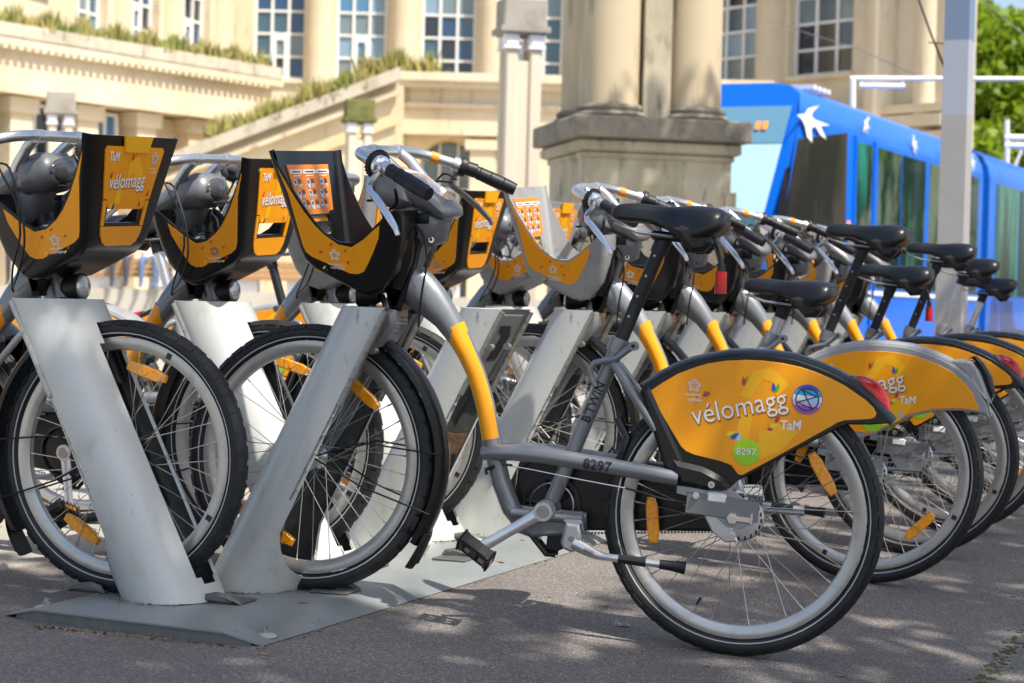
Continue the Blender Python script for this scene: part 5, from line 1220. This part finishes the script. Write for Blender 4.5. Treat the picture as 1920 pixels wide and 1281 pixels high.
person('person in a dark top sitting on the wooden bench below the second handlebar', Matrix.Translation((bx(322), 37.35, PZ)), 'cloth_d', 'cloth_w')
person('person in blue sitting on the wooden bench between the first two baskets', Matrix.Translation((bx(232), 37.35, PZ)), 'cloth_b', 'cloth_d')
person('person in an orange top standing on the square', Matrix.Translation((at(27, 500, 40).x, 40, PZ)), 'cloth_o', 'cloth_d', False)
person('dark-haired person standing beyond the grip of bike 8297', Matrix.Translation((at(950, 500, 21).x, 21, 0)), 'cloth_d', 'cloth_b', False)
# ---------------------------------------------------------------- trees
def leaf_mesh(name, blobs, n, size, mt, seed, droop=.35):
    r = np.random.default_rng(seed); B = np.array(blobs, float); wgt = B[:, 3]**2; wgt /= wgt.sum()
    k = r.choice(len(B), n, p=wgt); d = r.normal(size=(n, 3)); d /= np.linalg.norm(d, axis=1)[:, None]
    rad_ = B[k, 3]*(.35+.65*r.random(n)**.45); c = B[k, :3]+d*rad_[:, None]*np.array([1, 1, .8])
    u = r.normal(size=(n, 3)); u /= np.linalg.norm(u, axis=1)[:, None]; v = np.cross(u, d+r.normal(size=(n, 3))*.6); v /= np.linalg.norm(v, axis=1)[:, None]+1e-9
    s = size*(.6+.8*r.random(n))[:, None]
    P = np.stack([c-u*s*.55, c+v*s*.36-u*s*.05, c+u*s*.55, c-v*s*.36-u*s*.05], 1).reshape(-1, 3)
    me = bpy.data.meshes.new(name); me.vertices.add(4*n); me.vertices.foreach_set('co', P.astype(np.float32).ravel())
    me.loops.add(4*n); me.loops.foreach_set('vertex_index', np.arange(4*n, dtype=np.int32)); me.polygons.add(n); me.polygons.foreach_set('loop_start', np.arange(0, 4*n, 4, dtype=np.int32)); me.polygons.foreach_set('loop_total', np.full(n, 4, dtype=np.int32))
    me.materials.append(M[mt]); me.update(); me.validate(); return me
def tree(label, X, blobs, n, size, mt, seed, trunk_r, fork_z):
    t = thing('tree', label, 'tree', X); I = Matrix.Identity(4); b = MB()
    b.tube([(0, 0, -.1), (.03, 0, .6), (0, .05, fork_z*.6), (.05, 0, fork_z)], [trunk_r*1.35, trunk_r, trunk_r*.85, trunk_r*.75], 12)
    for i, (x, y, z, r_) in enumerate(blobs):
        p = Vector((x, y, z)); m_ = Vector((.05, 0, fork_z)).lerp(p, .5)+Vector((0, 0, -.25)); b.tube([(.05, 0, fork_z-.1), m_, p], [trunk_r*.5, trunk_r*.3, trunk_r*.08], 7)
    link('trunk', b.mesh('trunk', ['bark']), t, I); link('crown', leaf_mesh('crown', blobs, n, size, mt, seed), t, I)
rr = random.Random(5)
T = at(1905, 500, 58).xy.to_3d()
bl = [(rr.uniform(-2.6, 4), rr.uniform(-2.2, 2.2), rr.uniform(3.0, 10.4), rr.uniform(.8, 1.5)) for i in range(39)]
bl = [q for q in bl if not (q[0] < -.6 and q[2] > 9.2)]
tree('bright green leafy tree rising behind the tram and the grey pole', Matrix.Translation(T), bl, 24000, .32, 'leaf', 3, .28, 2.6)
T2 = at(2040, 500, 66).xy.to_3d(); bl = [(rr.uniform(-4, 4), rr.uniform(-2, 2), rr.uniform(3, 8.5), rr.uniform(.9, 1.6)) for i in range(18)]
tree('second leafy tree farther right, its crown mixing with the first', Matrix.Translation(T2), bl, 14000, .38, 'leaf', 4, .28, 2.4)

for k, (x, y) in enumerate(((12.5, 29), (17, 36), (22.5, 43), (29, 51))):
    bl = [(rr.uniform(-2.6, 2.6), rr.uniform(-2.4, 2.4), rr.uniform(2.0, 7.2), rr.uniform(.9, 1.5)) for i in range(16)]
    tree('leafy tree of the row beyond the right edge, %s along the tram' % ('first', 'second', 'third', 'fourth')[k], Matrix.Translation((x, y, -.2)), bl, 5000, .42, 'leaf', 20+k, .25, 2.0)
# the plane tree beside the camera whose crown shades the near end of the station
sh = lambda x, y, z: Vector((x, y, 0))+Vector((SUND.x, SUND.y, 0))*(z/SUND.z)
def shade_tree(label, pts, seed, n, base, mt='leaf2'):
    bl = []
    for (x, y, z, r_) in pts:
        p = sh(x, y, z); bl.append((p.x-base[0], p.y-base[1], z, r_))
    tree(label, Matrix.Translation((base[0], base[1], ground_z(*base[:2]))), bl, n, .16, mt, seed, .2, 4.2)
PT = [(-2.1, 3.6, 6.5, .8), (-1.35, 4.1, 6.9, .8), (-1.5, 5.0, 6.6, .7), (-.8, 3.2, 6.2, .8), (-.2, 2.9, 6.9, .9), (.6, 3.3, 6.4, .85), (.1, 4.1, 6.7, .6), (1.0, 4.1, 7.0, .8), (1.9, 4.4, 6.6, 1.0), (1.0, 5.1, 6.5, .8),
      (1.9, 5.6, 7.1, .9), (1.2, 6.0, 6.7, .7), (2.7, 5.4, 6.3, 1.0), (2.2, 6.7, 6.6, .9), (1.5, 7.0, 7.1, .7), (3.0, 7.2, 7.0, 1.1), (2.3, 8.2, 6.4, .9), (3.2, 9.2, 7.0, 1.1), (2.5, 10.2, 6.6, 1.0), (.9, 2.3, 6.9, 1.0), (2.2, 3.2, 7.1, 1.0), (-1.2, 2.3, 6.6, .9), (4.0, 6.2, 6.8, 1.2), (4.2, 8.6, 6.5, 1.2), (3.9, 11.5, 6.8, 1.3)]
shade_tree('tall plane tree to the right of the camera shading the bikes', PT+[(-1.05, 4.72, 6.6, .7), (-.9, 4.45, 7.2, .6), (-.1, 4.55, 6.4, .6), (.4, 3.8, 7.2, .7), (-.6, 4.0, 6.6, .6)], 11, 15000, (5.6, .4, 0))
PM = [(.2, 18.0, 6.6, .8), (1.4, 17.9, 7.2, .9), (.9, 18.6, 6.2, .7), (.1, 18.6, 8.0, .8), (1.8, 18.5, 8.2, .8), (1.2, 19.2, 9.0, .9), (.3, 19.0, 9.6, .8), (2.4, 18.6, 6.8, .7), (3.4, 14.2, 6.6, .8), (3.0, 13.6, 7.4, .8)]
shade_tree('plane tree between the tram stop and the monument, its crown above the picture', PM, 12, 3400, (8.5, 14.5, 0))
# ================================================================ brick strip, moss, litter
M['brick'] = mat('brown_paver', (.19, .125, .105), .85, noise=[(9, (.15, .10, .085), .42, .7, O1), (60, (.27, .21, .18), .6, .8, O1)], bump=(90, .3, .002))
M['mossg'] = mat('joint_moss', (.085, .095, .02), .95, noise=[(14, (.05, .045, .02), .4, .65, O1)])
M['dryleaf'] = mat('dry_leaf', (.33, .22, .10), .8, noise=[(20, (.22, .13, .05), .4, .7, O1)])
M['grit'] = mat('dirt_grit', (.27, .21, .13), .95, noise=[(30, (.14, .10, .06), .4, .7, O1)])
pv = link('brick_kerb', MB().box((0, 0, -.06), (3.0, .46, .05)).mesh('brick_kerb', ['grit'], smooth=False), None, None, kind='structure')
kx = Matrix(((ROWD.x, ROWN.x, 0, 0), (ROWD.y, ROWN.y, 0, 0), (0, 0, -1, 0), (0, 0, 0, 1)))
po = onrow(.8, 1.518); po.z = ground_z(po.x, po.y)
sl = math.atan(.02); pv.matrix_world = Matrix.Translation(po)@Matrix.Rotation(ROWD.to_2d().angle_signed(Vector((1, 0)))*1, 4, 'Z')@Matrix.Rotation(0, 4, 'X')
rb = random.Random(3)
bm_ = [MB().box((0, 0, 0), (.0515, .202, .05), bev=.005).mesh('brick', ['brick'], 30)]
for i in range(44):
    for j in range(2):
        o = link('brick', bm_[0], pv, Matrix.Translation((-1.22+.0555*i+rb.uniform(-.001, .001), .110-.208*j+rb.uniform(-.003, .003), -.019+rb.uniform(-.002, .002)+(.0 if j == 0 else -.004)))@Matrix.Rotation(rb.uniform(-.012, .012), 4, 'Z'))
def scatter(name, n, place, size, mt, seed, curl=.3, lift=.001):
    r = random.Random(seed); b = MB()
    for i in range(n):
        x, y = place(r); z = ground_top(x, y)+lift; s = size*r.uniform(.5, 1.4); a = r.uniform(0, 6.28); h = s*curl*r.uniform(.2, 1)
        c, q = cos(a), sin(a); el = r.uniform(.35, .7)
        pts = [(-1, 0, .3), (-.3, el, 0), (.5, el*.8, .2), (1, 0, 1), (.4, -el, .5), (-.4, -el*.9, 0)]
        b.add([(x+s*(u*c-v*q), y+s*(u*q+v*c), z+h*k) for u, v, k in pts], [(0, 1, 5), (1, 2, 4, 5), (2, 3, 4)])
    return link(name, b.mesh(name, [mt], fix=False, smooth=False), None, None, kind='stuff')
def ground_top(x, y):
    p = Vector((x, y, 0))-EDGE; t = p.dot(ROWN); u = p.dot(ROWD)
    if -.80 < t < -.09 and u > .19: return .0305 if -.69 < t < -.17 else (.002+.0285*((-.09-t)/.08) if t > -.17 else .004+.0265*((t+.80)/.11))
    return ground_z(x, y)
def rowpt(u0, u1, t0, t1): return lambda r: tuple(onrow(r.uniform(u0, u1), r.uniform(t0, t1)).xy)
scatter('dry_leaves', 46, rowpt(-1.0, 4.5, -.1, 1.6), .016, 'dryleaf', 5)
scatter('dry_leaves', 14, rowpt(.2, 4.0, -.68, -.1), .014, 'dryleaf', 6)
scatter('dry_leaves', 30, rowpt(-1.2, 3, -2.6, -.75), .02, 'dryleaf', 16)
scatter('edge_grit', 420, lambda r: tuple(onrow(r.uniform(.1, 5.2), -.088+abs(r.gauss(0, .012))).xy), .0045, 'grit', 7, .8, .0)
scatter('edge_grit', 260, lambda r: tuple(onrow(.115-abs(r.gauss(0, .010)), r.uniform(-.66, -.13)).xy) if r.random() > .3 else tuple(onrow(.112-abs(r.gauss(0, .016)), r.uniform(-.66, -.5)).xy), .006, 'grit', 8, .9, .0)
def foot_grit(n, fn, ang, seed):
    p = fn(n); f = Vector((cos(ang), sin(ang), 0)); o = p+f*(.248+.11)
    def pl(r):
        a = r.uniform(0, 6.28); k = 1+abs(r.gauss(0, .16)); l = Vector((-f.y, f.x, 0))
        q = o+f*(.032+.118*k*cos(a))+l*(.130*k*sin(a)); return q.x, q.y
    scatter('foot_grit', 170, pl, .0048, 'grit', seed, .8)
for n, fn, an in ((1, pa, DOCK_A), (1, pb, DOCK_B), (2, pb, DOCK_B), (3, pa, DOCK_A), (3, pb, DOCK_B)): foot_grit(n, fn, an, n*3+int(an*5))
r_ = random.Random(9); mb = MB()
for i in range(420):
    p = onrow(r_.uniform(-.5, 2.4), 1.285+r_.gauss(0, .016)); z = ground_z(p.x, p.y); s = r_.uniform(.003, .009)
    mb.ball((p.x, p.y, z), (s, s, s*.55), 5)
link('joint_moss', mb.mesh('joint_moss', ['mossg']), None, None, kind='stuff')
b = MB(); p = onrow(.34, 1.40); z = ground_z(p.x, p.y)+.014; b.tube([(p.x-.03, p.y+.01, z), (p.x, p.y, z+.004), (p.x+.035, p.y-.006, z)], [.006, .009, .006], 7)
thing('twig', 'small dark brown twig lying on the brick kerb', 'twig', None, None, b.mesh('twig', ['bark']))
b = MB(); b.prism([(-.02, 0), (-.012, .012), (.0, .006), (.014, .010), (.022, .0)], -.012, .012, bev=.002)
p = onrow(1.02, .42); thing('crumpled_wrapper', 'tiny crumpled foil wrapper on the asphalt under the kickstand', 'litter', Matrix.Translation((p.x, p.y, ground_z(p.x, p.y))), None, b.mesh('wrapper', ['steel']))
